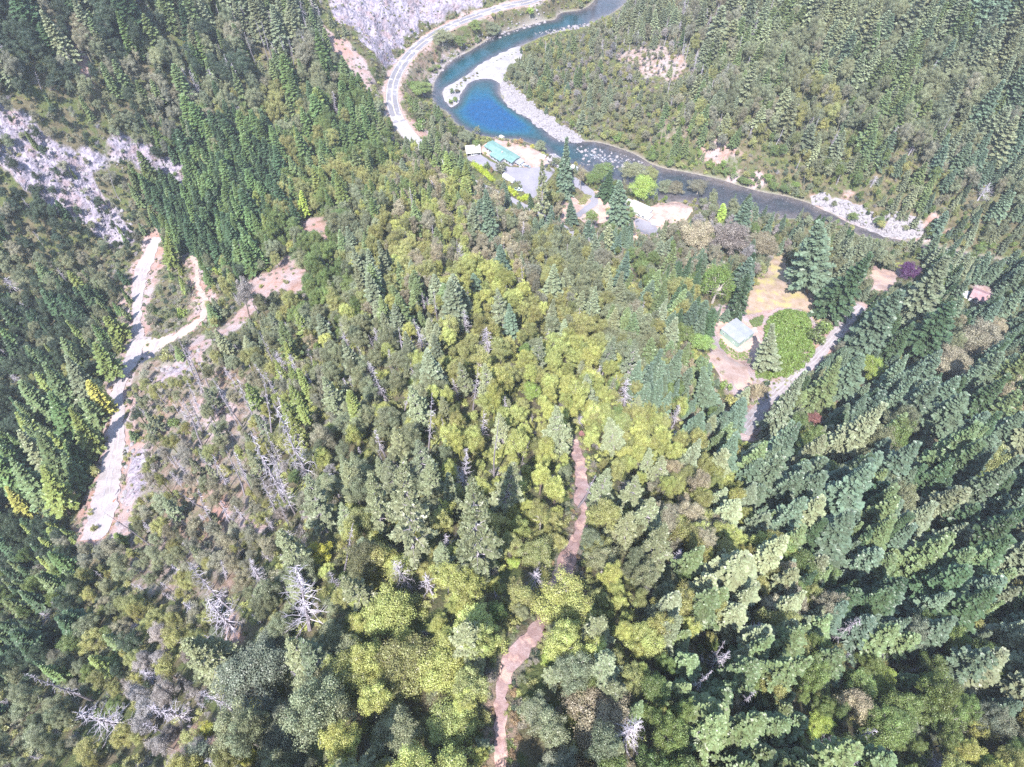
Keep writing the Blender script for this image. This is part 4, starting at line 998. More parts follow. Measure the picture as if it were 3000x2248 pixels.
#
def stand_noise(x, y): return float(np.clip(.5 + fbm([x], [y], 30, 123, 2)[0] * .75, 0, .999))
SPARSE = [ ([(0,290),(95,350),(170,440),(250,500),(330,580),(385,650),(400,700),(340,725),(250,660),(150,600),(90,560),(40,500),(0,470)], .62),
 ([(240,440),(330,400),(430,425),(520,475),(570,530),(560,600),(520,560),(430,500),(330,500)], .45),
 ([(965,-60),(1480,-60),(1400,0),(1290,45),(1215,85),(1160,130),(1120,190),(1100,200),(1085,140),(1030,75),(970,45)], .2),
 ([(640,985),(700,925),(760,880),(790,840),(870,740),(860,690),(830,750),(760,820),(720,870),(650,950)], .35),
 ([(955,95),(1000,120),(1075,185),(1105,240),(1110,285),(1060,270),(1030,205),(965,130)], .12),
 ([(180,45),(235,110),(255,200),(300,265),(285,285),(240,235),(205,130)], .35),
 ([(2365,575),(2500,590),(2560,650),(2690,690),(2660,710),(2540,675),(2440,620),(2370,600)], .2),
 ([(2150,525),(2240,505),(2250,550),(2190,550)], .35), ([(480,1080),(600,990),(560,1080),(470,1125)], .2), ([(1790,150),(1960,125),(2010,190),(1980,250),(1850,215)], .75)]
def blocked(x, y, z, h, r):
    m = np.zeros(len(x), bool)
    for fh, fr in ((.02, 0), (.2, -.7), (.2, .7), (.45, -.75), (.45, .75), (.45, 0), (.72, -.5), (.72, .5), (.97, 0)):
        u, v, t = proj(x, y, z + h * fh); u = u + fr * r * F / t
        for P in KEEP: m |= inpoly(u, v, P)
    return m
ALL = []        # every plant: dict(kind, i, x, y, z, h, r, tint, colour word, u, v, px, lean, hero label)
def plant(kind, x, y, h, r, tint, lab=None, lean=None, i=None, z=None, colour=None, size_name=None):
    i = random.randrange(len(PROTO[kind])) if i is None else i
    z = gz(x, y) if z is None else z
    u, v, t = proj(x, y, z + h * .6)
    tn = tint
    if isinstance(tint, str):
        j = max(-.3, min(.3, random.gauss(0, .15))); w = max(-.06, min(.06, random.gauss(0, .04))); c = T_[tint]; tn = (c[0] * (1 + j + w), c[1] * (1 + j), c[2] * (1 + j - w))
    ALL.append(dict(kind=kind, i=i, x=x, y=y, z=z - .15, h=h, r=r, tint=tn, cn=tint, u=float(u), v=float(v), px=float(r * 2 * F / t), lean=lean, lab=lab, yaw=random.random() * 6.283))
HERO_XY = []
def tall(kind, tip, base, wpx, tint, lab=None, i=None):
    """a tree whose foot and tip are seen at two photo points"""
    b = hit(*base); d = ray(*tip)
    t = (d[0] * b[0] + d[1] * b[1]) / (d[0]**2 + d[1]**2)
    p = d * t + np.array([0, 0, CAM_H]); a = p - b
    h = float(np.clip(np.linalg.norm(a), 2.5, 48)); a = a / np.linalg.norm(a)
    if a[2] < .93: a[:2] *= .36 / (np.hypot(a[0], a[1]) + 1e-6); a[2] = .93
    r = wpx / 2 * t * np.linalg.norm(d) / F * .9
    plant(kind, b[0], b[1], h, r, tint, lab, lean=(a[0], a[1], a[2]), i=i); HERO_XY.append((b[0], b[1], r * .7))
def crown(kind, c, wpx, ratio, tint, lab=None, i=None):
    """a round-crowned plant whose crown centre is seen at a photo point; ratio = height / width"""
    h = 8.0
    for _ in range(5):
        b = hit(c[0], c[1], dz=h * .58); t = np.dot(b - [0, 0, CAM_H], [0, CP, -SP]); r = wpx / 2 * t / F; h = 2 * r * ratio
    plant(kind, b[0], b[1], h, r, tint, lab, i=i); HERO_XY.append((b[0], b[1], r * .75))
# firs round the houses and the lane
tall('fir',(1661,405),(1655,578),74,'firblue','tallest blue-green fir, beside the grey-roofed house by the river')
tall('fir',(1648,455),(1645,560),55,'firdark','dark fir just left of the tallest riverside fir')
tall('fir',(1810,530),(1812,662),86,'firblue','broad blue-green fir left of the white-roofed mobile home')
tall('fir',(1788,503),(1775,582),66,'firdark','dark fir behind the broad fir at the mobile home')
tall('oak',(1850,605),(1852,662),50,'green','green tree touching the left end of the mobile home',i=2)
tall('fir',(1674,586),(1672,658),52,'firblue','blue-green fir in the pink yard below the tallest fir')
tall('oak',(1738,612),(1733,670),44,'green','small green tree in front of the pink yard',i=4)
tall('oak',(1703,480),(1700,560),30,'beige','thin brownish tree right of the tallest riverside fir',i=2)
tall('fir',(2410,650),(2365,860),150,'firblue','big fir above the dry-grass clearing')
tall('fir',(2552,735),(2420,925),130,'firdark','wide fir at the right corner of the dry-grass clearing')
tall('fir',(2655,835),(2505,1040),135,'firblue','long-branched fir standing at the upper end of the gravel lane')
tall('fir',(2775,745),(2655,960),120,'firgrey','grey-green fir between purple tree and brown-roofed cabin')
tall('fir',(2790,880),(2680,1040),130,'firdark','dark fir below the brown-roofed cabin')
tall('fir',(2198,800),(2152,930),70,'firdark','narrow dark fir right above the steel shed')
tall('fir',(2268,950),(2240,1085),105,'firgrey','grey-green fir leaning over the bramble mound beside the steel shed')
tall('fir',(2062,1080),(2072,1200),110,'firblue','blue-green fir below the shed yard')
tall('fir',(2375,1070),(2245,1275),105,'firgrey','tall grey-green fir at the lower end of the gravel lane')
tall('fir',(2460,1045),(2390,1190),110,'firmid','green fir in the row right of the gravel lane')
tall('fir',(2520,1040),(2450,1180),110,'firblue','bluish fir in second row right of the gravel lane')
tall('fir',(2600,1190),(2420,1350),150,'firgrey','large grey-green fir below the red-leaved tree')
tall('fir',(2840,1160),(2700,1300),140,'firblue','large bluish fir in the right-hand forest below the beige oak')
tall('cedar',(2118,598),(2112,650),32,'lime','small lime-green cone-shaped cedar above the beige oaks')
crown('bigoak',(2045,685),105,.85,'beige','leftmost of the three big beige oaks above the clearing')
crown('bigoak',(2152,702),115,.95,'mauve','mauve-tinged middle oak of the three big oaks')
crown('bigoak',(2245,712),82,.95,'beige','rightmost beige oak beside the dry-grass clearing')
crown('willow',(2102,845),120,1.0,'bramble','drooping yellow-green willow left of the narrow dark fir')
crown('bigoak',(2872,990),120,1.1,'beige','large beige oak below the brown-roofed cabin')
crown('oak',(2930,960),70,1.0,'beige','smaller beige oak at the right of the largest beige oak')
crown('bigoak',(2790,1060),110,.9,'beige','beige oak at the lower left of the largest beige oak')
crown('oak',(2565,1082),95,1.0,'lime','lime-green oak among the dark firs right of the lane')
crown('bigoak',(2668,792),62,.9,'purple','purple-leaved tree beside the small far clearing')
crown('oak',(2388,1225),46,1.3,'red','red-leaved tree right of the gravel lane end')
crown('oak',(2352,1270),54,1.2,'yg','yellow-green tree touching the red-leaved tree')
crown('shrub',(2128,1132),40,.7,'bramble','round green bush at the shed yard edge')
crown('shrub',(2146,1172),52,.7,'olive','olive bush below the round green bush')
crown('shrub',(2157,1235),24,.8,'lime','lime bush beside the lane end')
crown('shrub',(2105,1052),14,.6,'rust','small rusty weed clump in the shed yard')
crown('shrub',(2118,1090),18,.6,'beige','pale weed clump near the bottom of the shed yard')
crown('oak',(2055,1000),75,1.0,'bramble','leafy green tree left of the steel shed')
crown('oak',(2020,980),60,1.0,'green','green tree further left of the steel shed')
crown('shrub',(2400,975),75,.7,'green','leafy green bush right of the bramble mound')
crown('shrub',(2420,955),50,.7,'bramble','bush between bramble mound and upper gravel lane')
# riverside trees below the river
crown('bigoak',(1890,553),88,.85,'lime','round lime-green tree above the mobile home')
crown('oak',(1765,505),66,.85,'green','green riverside tree left of the round lime tree',i=4)
crown('oak',(1742,520),55,.7,'bramble','low bright green tree by the river at the rapids',i=4)
crown('oak',(1850,497),80,.85,'greygreen','grey-green riverside tree behind the round lime tree',i=1)
crown('oak',(1905,510),60,.85,'olive','olive riverside tree above the round lime tree',i=7)
crown('oak',(1945,545),50,.9,'greygreen','greyish riverside tree right of the round lime tree',i=0)
crown('oak',(1985,548),56,.9,'grey','grey riverside tree above the gravel yard',i=3)
crown('oak',(2047,550),60,1.0,'grey','pale-trunked tree standing at the water right of the yard',i=1)
crown('oak',(1587,425),42,.95,'greygreen','green tree at the water above the grey-roofed house',i=3)
crown('oak',(1400,380),24,1.5,'greygreen','slim tree standing against the blue pool',i=2)
crown('oak',(1366,398),46,1.0,'greygreen','dark round tree at the pool corner left of the house',i=0)
crown('oak',(1395,418),28,.9,'green','small green tree touching the green roof',i=4)
crown('shrub',(1520,412),30,.6,'rust','brownish bush on the river edge of the sandy yard')
crown('shrub',(1491,421),16,.9,'olive','small olive bush behind the green roof')
crown('shrub',(1561,429),20,.5,'yellow','yellowish bush on the bank of the sandy yard')
crown('shrub',(1426,485),24,1.1,'green','dark round bush left of the paved yard bushes',i=4)
crown('shrub',(1466,490),44,.75,'bluegrey','grey-green bush casting shadow above the white trailer',i=4)
crown('shrub',(1440,497),12,1.8,'rust','small conical brown shrub between two yard bushes',i=1)
crown('shrub',(1519,533),13,.8,'greygreen','small bush at the right end of the white trailer')
crown('shrub',(1523,546),17,.7,'greygreen','low bush below the trailer end')
crown('shrub',(1421,448),12,.8,'olive','tiny bush beside the carport drive')
# roadside
crown('oak',(1350,122),46,.85,'green','bright green tree between highway and upper river',i=4)
crown('oak',(1235,262),62,.8,'green','bright green tree inside the highway bend',i=0)
crown('oak',(1215,248),40,.8,'bramble','smaller bright green tree inside the highway bend',i=4)
crown('oak',(1112,310),52,1.0,'greygreen','round tree at the outer edge of the highway bend',i=5)
crown('oak',(1295,110),70,.6,'greygreen','wide grey-green tree on the river bank below the highway',i=7)
crown('oak',(1440,80),60,.7,'greygreen','grey-green bank tree left of the upper reach',i=3)
crown('oak',(1388,75),44,.8,'green','dark green bush-like tree under the highway',i=0)
crown('shrub',(1232,365),42,.7,'bramble','bright green bush beside the bridge deck')
crown('oak',(1552,30),30,1.2,'lime','lime-green tree where the highway leaves the top edge',i=2)
# left side
tall('cedar',(255,1115),(322,1205),52,'orange','orange-yellow cedar leaning beside the dirt road')
tall('fir',(277,1008),(345,1108),80,'firyel','yellow-green fir at the left edge of the dirt road')
tall('fir',(305,925),(372,990),70,'firyel','yellowish fir left of the road junction')
tall('fir',(130,1062),(215,1190),90,'firmid','green fir above the shaded left ravine')
tall('fir',(190,1040),(260,1160),80,'firgrey','grey-green fir left of the yellow-green roadside fir')
tall('fir',(140,1150),(230,1290),95,'firgreen','dark green fir diagonally left of the orange cedar')
tall('fir',(200,1200),(290,1330),90,'firyel','yellow-green fir below the orange cedar')
tall('fir',(60,1262),(170,1400),85,'firpale','pale green fir on the rim of the left ravine')
tall('fir',(110,1270),(215,1440),95,'firmid','green fir near the lower dirt road')
tall('fir',(30,1345),(150,1480),95,'firmid','green fir at the left edge beside the lower dirt road')
tall('fir',(120,1370),(205,1510),90,'firyel','yellow-green fir beside the lower dirt road')
tall('fir',(15,1425),(95,1520),70,'orange','orange-tinged fir at the left edge above the sandy turnout')
tall('fir',(180,1330),(250,1430),70,'firmid','shorter green fir right beside the lower dirt road')
crown('shrub',(200,900),8,.8,'red','tiny reddish shrub in the left forest')
for c, w, tn, lb in [((275,1548),26,'olive','olive bush casting shadow on the sandy turnout'),((275,1375),44,'olive','olive bush beside the middle of the lower dirt road'),((373,1340),26,'olive','olive bush right of the lower dirt road'),((410,1286),22,'olive','small bush on the white gravel right of the dirt road'),((405,1332),14,'olive','tiny bush below the small bush on white gravel'),((385,1225),22,'grey','grey bush right of the dirt road above the white gravel'),
    ((508,1235),42,'green','dense green bush on the sparse brushy slope'),((360,1400),26,'grey','greyish bush at the lower dirt road'),((268,1425),18,'green','tiny green bush in the lower road'),((265,1500),22,'olive','small bush on the sandy turnout'),((486,1040),46,'olive','olive bush right of the parked dark car'),((428,1074),26,'brush','brown bush below the parked dark car'),((530,915),36,'lime','lime bush right of the orange dirt track'),((640,790),36,'lime','bright green small tree at the foot of the fir plantation'),((788,790),16,'lime','small lime bush on the pale slide'),((838,825),16,'olive','small olive bush on the pale slide'),((765,838),16,'yg','small yellow-green bush beside the pale slide')]:
    crown('shrub', c, w, .8, tn, lb)
tall('fir',(490,680),(505,790),60,'firyel','yellow-green fir at the upper end of the dirt road')
tall('fir',(880,560),(895,640),44,'lime','lime-yellow fir at the edge of the fir plantation')
tall('oak',(700,800),(735,945),70,'mauve','leafless-looking tree with dark trunk over the pale slide',i=6)
# yellow accents and large trees in the foreground
for c, w, tn, lb in [((925,1618),100,'yellow','bright yellow tree left of the large white snag'),((606,2145),72,'yellow','bright yellow bush-tree near the bottom left'),((722,2215),76,'yellow','yellow tree at the bottom edge left of centre'),((660,1975),84,'lime','lime-green tree in the lower left forest'),((1020,985),20,'orange','small orange-yellow bush left of centre'),((1290,1040),34,'lime','lime-yellow young tree in the centre'),((1560,1150),60,'lime','yellowish tree right of centre'),((1500,1650),50,'lime','lime-yellow tree above the star-shaped snag'),((1935,1660),56,'lime','bright lime tree right of the trail'),((1612,1925),52,'lime','lime bush right of the lower trail'),((1425,1855),30,'yellow','small yellow bush left of the lower trail'),((2395,2120),88,'lime','yellow-green tree in the lower right forest'),((2590,2000),90,'lime','bright green leafy tree below the fallen pale trunk'),((2400,2020),76,'yg','yellow-green tree in the lower right centre'),((2880,2230),90,'lime','lime tree at the bottom right'),((1880,1842),26,'red','small red-leaved tree right of the lower trail'),((1705,1270),24,'red','small reddish bush just above the trail top'),((2590,2180),60,'rust','rusty-brown conifer-like tree near the bottom right'),((1205,1120),30,'lime','small lime tree beside a snag in the centre left')]:
    crown('oak', c, w, .95, tn, lb)
crown('bigoak',(1745,2095),200,.75,'beige','very wide beige-leaved oak at the bottom right of the trail')
crown('bigoak',(740,2000),230,.8,'bluegrey','very large blue-grey oak in the lower left')
crown('bigoak',(830,2140),150,.9,'bluegrey','large blue-grey tree at the bottom edge')
crown('oak',(780,1890),120,.9,'bluegrey','bluish-green tree above the very large blue-grey oak')
crown('bigoak',(1650,1760),180,.9,'yg','large yellow-green oak shading the trail',i=1)
crown('bigoak',(1150,1780),170,1.0,'yg','large yellow-green oak in the lower centre')
crown('bigoak',(1180,1950),190,.95,'olive','large olive oak left of the lower trail')
crown('bigoak',(1320,1940),180,1.0,'yg','big yellow-green oak touching the left side of the lower trail')
crown('bigoak',(1150,2150),160,.9,'greygreen','large greyish oak at the bottom centre left')
crown('bigoak',(1310,2140),160,.9,'yg','large olive oak at the bottom centre')
crown('oak',(1640,2240),110,.8,'bluegrey','blue-grey tree on the bottom edge right of trail')
crown('oak',(1560,2080),120,.9,'greygreen','greyish tree right of the lowest trail part')
tall('pine',(1385,1360),(1405,1700),215,'firpale','tall pale pine standing in the centre foreground')
tall('pine',(1180,1290),(1215,1640),200,'firgrey','tall grey-green pine left of the tall pale pine')
tall('pine',(1080,1380),(1130,1560),110,'firpale','pale pine at the left of the grey-green pine')
tall('pine',(900,1400),(960,1560),120,'firgrey','grey-green pine just above the bright yellow tree')
tall('fir',(1425,555),(1440,720),70,'firblue','blue-green fir below the yellow hedge')
tall('fir',(1480,550),(1490,610),30,'firblue','small blue-green fir at the hedge gap')
tall('fir',(1553,567),(1556,610),26,'firdark','small dark fir below the paved yard')
tall('fir',(1385,800),(1395,850),50,'firblue','small blue fir above the centre')
tall('fir',(1490,890),(1500,985),66,'firblue','blue-green layered fir just above the centre')
tall('pine',(1585,470),(1590,660),60,'firpale','tall thin pale pine in front of the paved yard')
tall('pine',(1455,850),(1475,960),70,'firgrey','grey-green pine above the layered blue-green fir')
tall('pine',(1790,1230),(1800,1330),100,'firpale','pale pine right above the trail top')
# dead trees
for tip, base, w, k, i, lb in [
 ((820,1188),(920,1432),90,'dead',3,'tall grey snag with long bare trunk left of centre'),((737,1255),(838,1474),90,'dead',1,'bleached snag left of the tall grey snag'),((769,1100),(800,1288),50,'dead',2,'thin bare snag above the tall grey snag'),((640,1146),(712,1254),44,'dead',4,'thin leaning snag on the sparse slope'),
 ((672,1100),(697,1150),36,'dead',2,'short thin snag above the sparse slope'),((858,1672),(909,1846),135,'dead',3,'large white many-branched snag in the lower left'),((622,1758),(692,1848),100,'dead',3,'white bushy snag left of the large white snag'),((560,1648),(684,1792),70,'dead',1,'long leaning snag above the white bushy snag'),((644,1640),(662,1700),44,'dead',5,'small whitish snag right of the long leaning snag'),
 ((72,1972),(282,2054),60,'dead',5,'long leaning snag at the left near the bottom'),((212,2080),(364,2132),90,'dead',3,'bleached leaning snag in the lower left'),((430,2058),(554,2104),80,'dead',1,'leaning snag right of the bleached leaning one'),((580,2020),(689,2084),60,'dead',1,'leaning dark snag left of the very large blue-grey oak'),((305,1500),(452,1610),40,'dead',6,'dark bare leaning trunk at the sandy turnout'),((520,1440),(615,1500),50,'dead',6,'leaning dark snag below the sparse slope'),
 ((735,1630),(765,1712),60,'dead',1,'grey snag left of the bright yellow tree'),((820,1620),(852,1670),50,'dead',6,'short dark snag beside the bright yellow tree'),((1086,1066),(1137,1182),44,'dead',1,'thin whitish snag in the centre left'),((1205,1140),(1182,1214),44,'dead',2,'short whitish snag leaning right in the centre left'),((1262,1148),(1254,1335),56,'dead',0,'tall whitish snag in the centre'),
 ((1398,1074),(1385,1202),50,'dead',0,'whitish snag in the centre'),((1325,1110),(1345,1175),44,'dead',5,'small snag left of the centre snag'),((1414,1200),(1412,1300),56,'dead',0,'snag above the split grey snag'),((1462,1222),(1446,1402),60,'dead',6,'split grey snag with dark tall trunk'),((1363,1318),(1357,1455),70,'dead',1,'bushy white snag behind the tall pale pine'),((1325,1360),(1350,1400),50,'dead',3,'small white snag beside the bushy white snag'),
 ((1552,1290),(1530,1352),28,'dead',6,'short thin snag left of the trail top'),((1527,1378),(1518,1422),34,'dead',0,'little bushy snag left of the trail top'),((1034,1530),(1008,1672),56,'dead',4,'bare white snag in a dark gap left of the pines'),((1312,1690),(1314,1738),26,'dead',6,'bare pale stem left of the star-shaped snag'),
 ((1235,855),(1245,925),32,'dead',5,'small snag left of a pair above the centre'),((1270,850),(1281,948),34,'dead',2,'taller snag of a pair above the centre'),((1355,905),(1362,975),44,'dead',1,'pale snag right of the pair above the centre'),((1222,950),(1238,1030),50,'dead',1,'bushy grey snag left of the centre'),((1425,965),(1432,1040),60,'dead',3,'bushy whitish snag above the centre right'),
 ((1845,1110),(1830,1190),60,'dead',1,'pale snag right of the centre above the trail'),((1990,1190),(1975,1245),44,'dead',1,'pale snag in the olive wood right of centre'),((1745,1390),(1696,1486),74,'dead',6,'thick dark bare trunk leaning over the trail'),((2218,1826),(2160,1878),76,'dead',3,'bristly pale snag lying over the lower right forest'),((2128,1876),(2066,1958),60,'dead',6,'thick bare trunk below the bristly pale snag'),
 ((2130,1905),(2070,1962),60,'dead',1,'pale snag beside the thick bare trunk'),((2092,1965),(2018,2040),60,'dead',5,'reddish-grey snag below the thick bare trunk'),((2706,1952),(2632,1978),30,'dead',6,'pale fallen-looking trunk in the lower right forest'),((2610,1870),(2590,1930),56,'dead',1,'mauve snag above the pale fallen-looking trunk'),((2050,2140),(2020,2190),40,'dead',4,'dull snag at the bottom right of the trail'),
 ((398,-20),(412,34),24,'dead',4,'bare stem at the top left edge'),((745,50),(790,185),20,'dead',4,'left stem of the snag group near the top left'),((765,60),(800,190),20,'dead',2,'middle stem of the snag group near the top left'),((715,95),(750,190),22,'dead',4,'short stem of the snag group near the top left'),((785,30),(815,150),22,'dead',2,'right stem of the snag group near the top left'),((845,110),(868,212),24,'dead',2,'snag right of the snag group near the top left'),
 ((2361,492),(2354,556),10,'dead',6,'thin white pole-like snag above the river at the right'),((2996,48),(2945,136),12,'dead',6,'long thin white snag at the top right edge'),((102,210),(122,268),20,'dead',4,'thin snag on the upper left slope'),((265,495),(292,572),14,'dead',6,'bare dark stem on the pale rock slope'),((310,480),(345,582),16,'dead',6,'second bare dark stem on the pale rock slope')]:
    tall(k, tip, base, w, 'mauve', lb, i=i)
for n_ in range(26):
    bu, bv = random.uniform(560, 900), random.uniform(1080, 1560); k_ = random.uniform(70, 150)
    tall('dead', (bu - k_ * .42, bv - k_), (bu, bv), random.uniform(26, 52), 'mauve', None)
for c, w, lb in [((1567,1692),92,'star-shaped white dead oak beside the shaded trail'),((1918,1598),66,'star-shaped dead oak right of the trail'),((130,1805),60,'whitish dead oak at left'),((2430,2190),100,'large mauve dead oak at the bottom right'),((30,830),62,'white dead oak at the left edge'),((44,1112),50,'pale dead oak in the shaded left ravine'),((1140,1790),70,'dead crown inside the large yellow-green oak'),((2750,2240),90,'pale dead oak at the bottom edge lower right'),((2885,560),66,'pale dead oak on the upper right slope'),((2560,530),40,'pale dead oak in a dark gap upper right'),((1838,1420),60,'whitish dead oak right of the trail'),((1700,1230),50,'greyish dead oak above the trail')]:
    crown('deadoak', c, w, .95, 'mauve', lb)
HX = np.array(HERO_XY)

# the forest itself, a jittered grid over the ground
def veg_at(u, v):
    w = 1 / (((u - VP[:, 0])**2 + (v - VP[:, 1])**2) + 900.0) ** 2.3
    w *= np.array([random.uniform(.4, 1.6) for _ in VEG]); w /= w.sum()
    return random.choices(VEG, weights=w)[0], float(sum(w * np.array([a[2] for a in VEG]))), float(sum(w * np.array([a[6] for a in VEG])))
ROADPTS = np.concatenate([np.column_stack([D[:, :2], np.where((k == 'highway') & (proj(D[:, 0], D[:, 1], D[:, 2])[1] > 404), -1.5, D[:, 3] - (3.2 if k == 'back_lane' else 0))]) for k, D in ROADS.items()])
GSP = 4.7
cand = []
for j, yy in enumerate(np.arange(-70, 700, GSP * .87)):
    for xx in np.arange(-420, 420, GSP):
        cand.append((xx + (j % 2) * GSP / 2 + random.uniform(-.42, .42) * GSP, yy + random.uniform(-.42, .42) * GSP))
cand = np.array(cand); cz_ = H(cand[:, 0], cand[:, 1]); cu, cv, ct = proj(cand[:, 0], cand[:, 1], cz_ + 5)
ok = (cu > -420) & (cu < 3420) & (cv > -420) & (cv < 2900) & (ct > 20)
cand, cz_, cu, cv, ct = cand[ok], cz_[ok], cu[ok], cv[ok], ct[ok]
ok = ~inpoly(cand[:, 0], cand[:, 1], RIVW) & (segdist(cand[:, 0], cand[:, 1], RIVW[::2]) > 2.0) & (cz_ > .5)
for q in ROADPTS[::2]: ok &= (cand[:, 0] - q[0])**2 + (cand[:, 1] - q[1])**2 > (q[2] / 2 + 1.6)**2
for q in HERO_XY: ok &= (cand[:, 0] - q[0])**2 + (cand[:, 1] - q[1])**2 > (q[2] * .85 + .8)**2
cand, cz_, cu, cv, ct = cand[ok], cz_[ok], cu[ok], cv[ok], ct[ok]
spw = np.ones(len(cand))
for P, k in SPARSE: spw[inpoly(cu, cv, P)] = k
rows = []
for (x, y), z, u, v, s_w in zip(cand, cz_, cu, cv, spw):
    a, den, size = veg_at(min(max(u, 20), 2980), min(max(v, 10), 2235))
    if v < 470 and size > .75 and not (1250 < u < 2000): size *= 1.28
    if random.random() > den * s_w / max(.8, size) ** 1.2 + (.3 if size < .7 else 0): continue
    k = random.choices(list(a[3]), weights=list(a[3].values()))[0]
    stand = stand_noise(x, y)
    if k in ('fir', 'oak') and random.random() < .5: k = 'fir' if (stand < a[3].get('fir', 0) * .9) else ('oak' if 'oak' in a[3] else k)
    pick = lambda T: T[int(min(len(T) - 1, max(0, (stand_noise(x + 300, y) * 1.0 + random.gauss(0, .22)) * len(T))))]
    if s_w < .5 and k not in ('brush', 'shrub', 'oak'): k = 'shrub'
    sz = size * random.choice((random.uniform(.5, .85), random.uniform(.8, 1.2), random.uniform(.95, 1.4)))
    if k in ('fir', 'cedar'):
        far = 1 - .10 * min(1, max(0, (720 - v) / 300)); h = 21 * sz * random.uniform(.8, 1.15) * far; r = h * (random.uniform(.165, .26) if k == 'fir' else .12) / far ** 1.3; tn = pick(a[4])
    elif k == 'pine': h = 22 * sz; r = 3.9 * sz; tn = pick(a[4])
    elif k == 'oak': h = 13.5 * sz * random.uniform(.75, 1.3); r = 3.35 * sz * random.uniform(.75, 1.25); tn = pick(a[5])
    elif k == 'dead': h = 15 * sz * random.uniform(.7, 1.1); r = 2.3 * sz * random.uniform(.8, 1.2); tn = 'mauve'
    else: r = 2.5 * random.uniform(.6, 1.2) * max(.75, sz); h = r * random.uniform(.9, 1.5); tn = random.choice(a[5] + ['brush', 'olive']) if k == 'brush' else random.choice(a[5])
    if s_w < .5: h *= .6; r *= .7
    rows.append([k, x, y, z, h, r, tn])
HALL = [(a['u'], a['v'], a['px'], float(proj(a['x'], a['y'], a['z'])[2])) for a in ALL if a['px'] > 20]
for a in list(ALL):
    if a['kind'] in ('fir', 'pine', 'dead', 'cedar') and a['h'] > 3 * a['r'] and a['lab']:
        for fh, fr_ in ((.25, .9), (.42, .9), (.8, .5), (.95, .3)):
            l_ = a['lean'] or (0, 0, 1); hh = a['h'] * fh
            u_, v_, t_ = proj(a['x'] + l_[0] * hh, a['y'] + l_[1] * hh, a['z'] + hh * l_[2]); HALL.append((float(u_), float(v_), a['px'] * fr_, float(proj(a['x'], a['y'], a['z'])[2])))
HA = np.array(HALL)
_b0 = blocked
def blocked(x, y, z, h, r):
    m = _b0(x, y, z, h, r)
    for fh, fr in ((.35, 0), (.6, -.5), (.6, .5), (.8, 0), (.97, 0)):
        u, v, t = proj(x, y, z + h * fh); u = u + fr * r * F / t
        m |= ((t[:, None] < HA[None, :, 3] + 1) & ((u[:, None] - HA[None, :, 0])**2 + (v[:, None] - HA[None, :, 1])**2 < (HA[None, :, 2] * .40)**2)).any(1)
    return m
def arr(i): return np.array([r[i] for r in rows], float)
bk = blocked(arr(1), arr(2), arr(3), arr(4), arr(5))
for row, b in zip(rows, bk): 
    if b:
        if row[0] in ('dead',): row[4] *= .4; row[5] *= .6
        elif row[0] in ('fir', 'cedar', 'pine'): row[4] *= .5; row[5] *= .62
        else: row[4] *= .5; row[5] *= .6
bk2 = blocked(arr(1), arr(2), arr(3), arr(4), arr(5))
rows = [r for r, b in zip(rows, bk2) if not b]
for k, x, y, z, h, r, tn in rows:
    plant(k, x, y, h, r, tn, z=z, lean=(random.gauss(0, .035), random.gauss(0, .035), 1))
ri = 0
R3 = densify([onplane(u, v) for u, v in RIV], 1.0, closed=True)
Tg = np.roll(R3, -3, 0) - np.roll(R3, 3, 0); Tg = Tg[:, :2] / (np.linalg.norm(Tg[:, :2], axis=1)[:, None] + 1e-9)
edge = []
for (x, y), tg in zip(R3[:, :2], Tg):
    u, v, t = proj(x, y, 0.)
    if not (1180 < u < 3100 and -60 < v < 900): continue
    out = np.array([tg[1], -tg[0]])
    if inpoly([x + out[0] * 2], [y + out[1] * 2], RIVW)[0]: out = -out
    north = u > 1690 and out[1] > 0
    rate = .42 if north else (.22 if (u < 1520 and out[0] < 0 and v > 60) else .07)
    if 1285 < u < 1720 and not (out[0] < 0 and u < 1560) and v > 110: continue
    if 1400 < u < 1640 and v > 380: continue
    if 2370 < u < 2700 and north: rate *= .15
    if random.random() < rate:
        d_ = random.uniform(.8, 6.0); X, Y = x + out[0] * d_, y + out[1] * d_
        if inpoly([X], [Y], RIVW)[0]: continue
        sz = random.uniform(.5, 1.15) * (1 if north else .62)
        edge.append(['oak' if random.random() < .75 else 'shrub', X, Y, gz(X, Y), 6.5 * sz, 3.4 * sz, random.choice(['green', 'greygreen', 'bramble', 'olive', 'grey'] if not north else ['green', 'bramble', 'green', 'olive', 'greygreen'])])
for e in edge:
    if e[0] == 'shrub': e[4] *= .5; e[5] *= .7
    plant(*e[:3], e[4], e[5], e[6], z=e[3])
SIDE = []
for key, per, lo, hi in (('trail', 1.5, .3, 1.15), ('branch_track', .5, .4, 1.2), ('dirt_road', .35, .4, 1.4), ('lane', .5, .4, 1.3), ('highway', .22, .4, 1.2), ('footpath', .6, .4, 1.1)):
    D = ROADS[key]
    for q, nx_ in zip(D[:-1], D[1:]):
        dx, dy = nx_[0] - q[0], nx_[1] - q[1]; l = math.hypot(dx, dy) + 1e-9
        n_ = per * l; n_ = int(n_) + (random.random() < n_ % 1)
        for _ in range(n_ * 2):
            sg = random.choice((-1, 1)); r_ = random.uniform(lo, hi); o_ = q[3] / 2 + (1.6 if key == 'highway' else 0) + r_ * .45 + abs(random.gauss(0, 1.3))
            SIDE.append((q[0] + dy / l * o_ * sg, q[1] - dx / l * o_ * sg, r_))
print('plants', len(ALL))

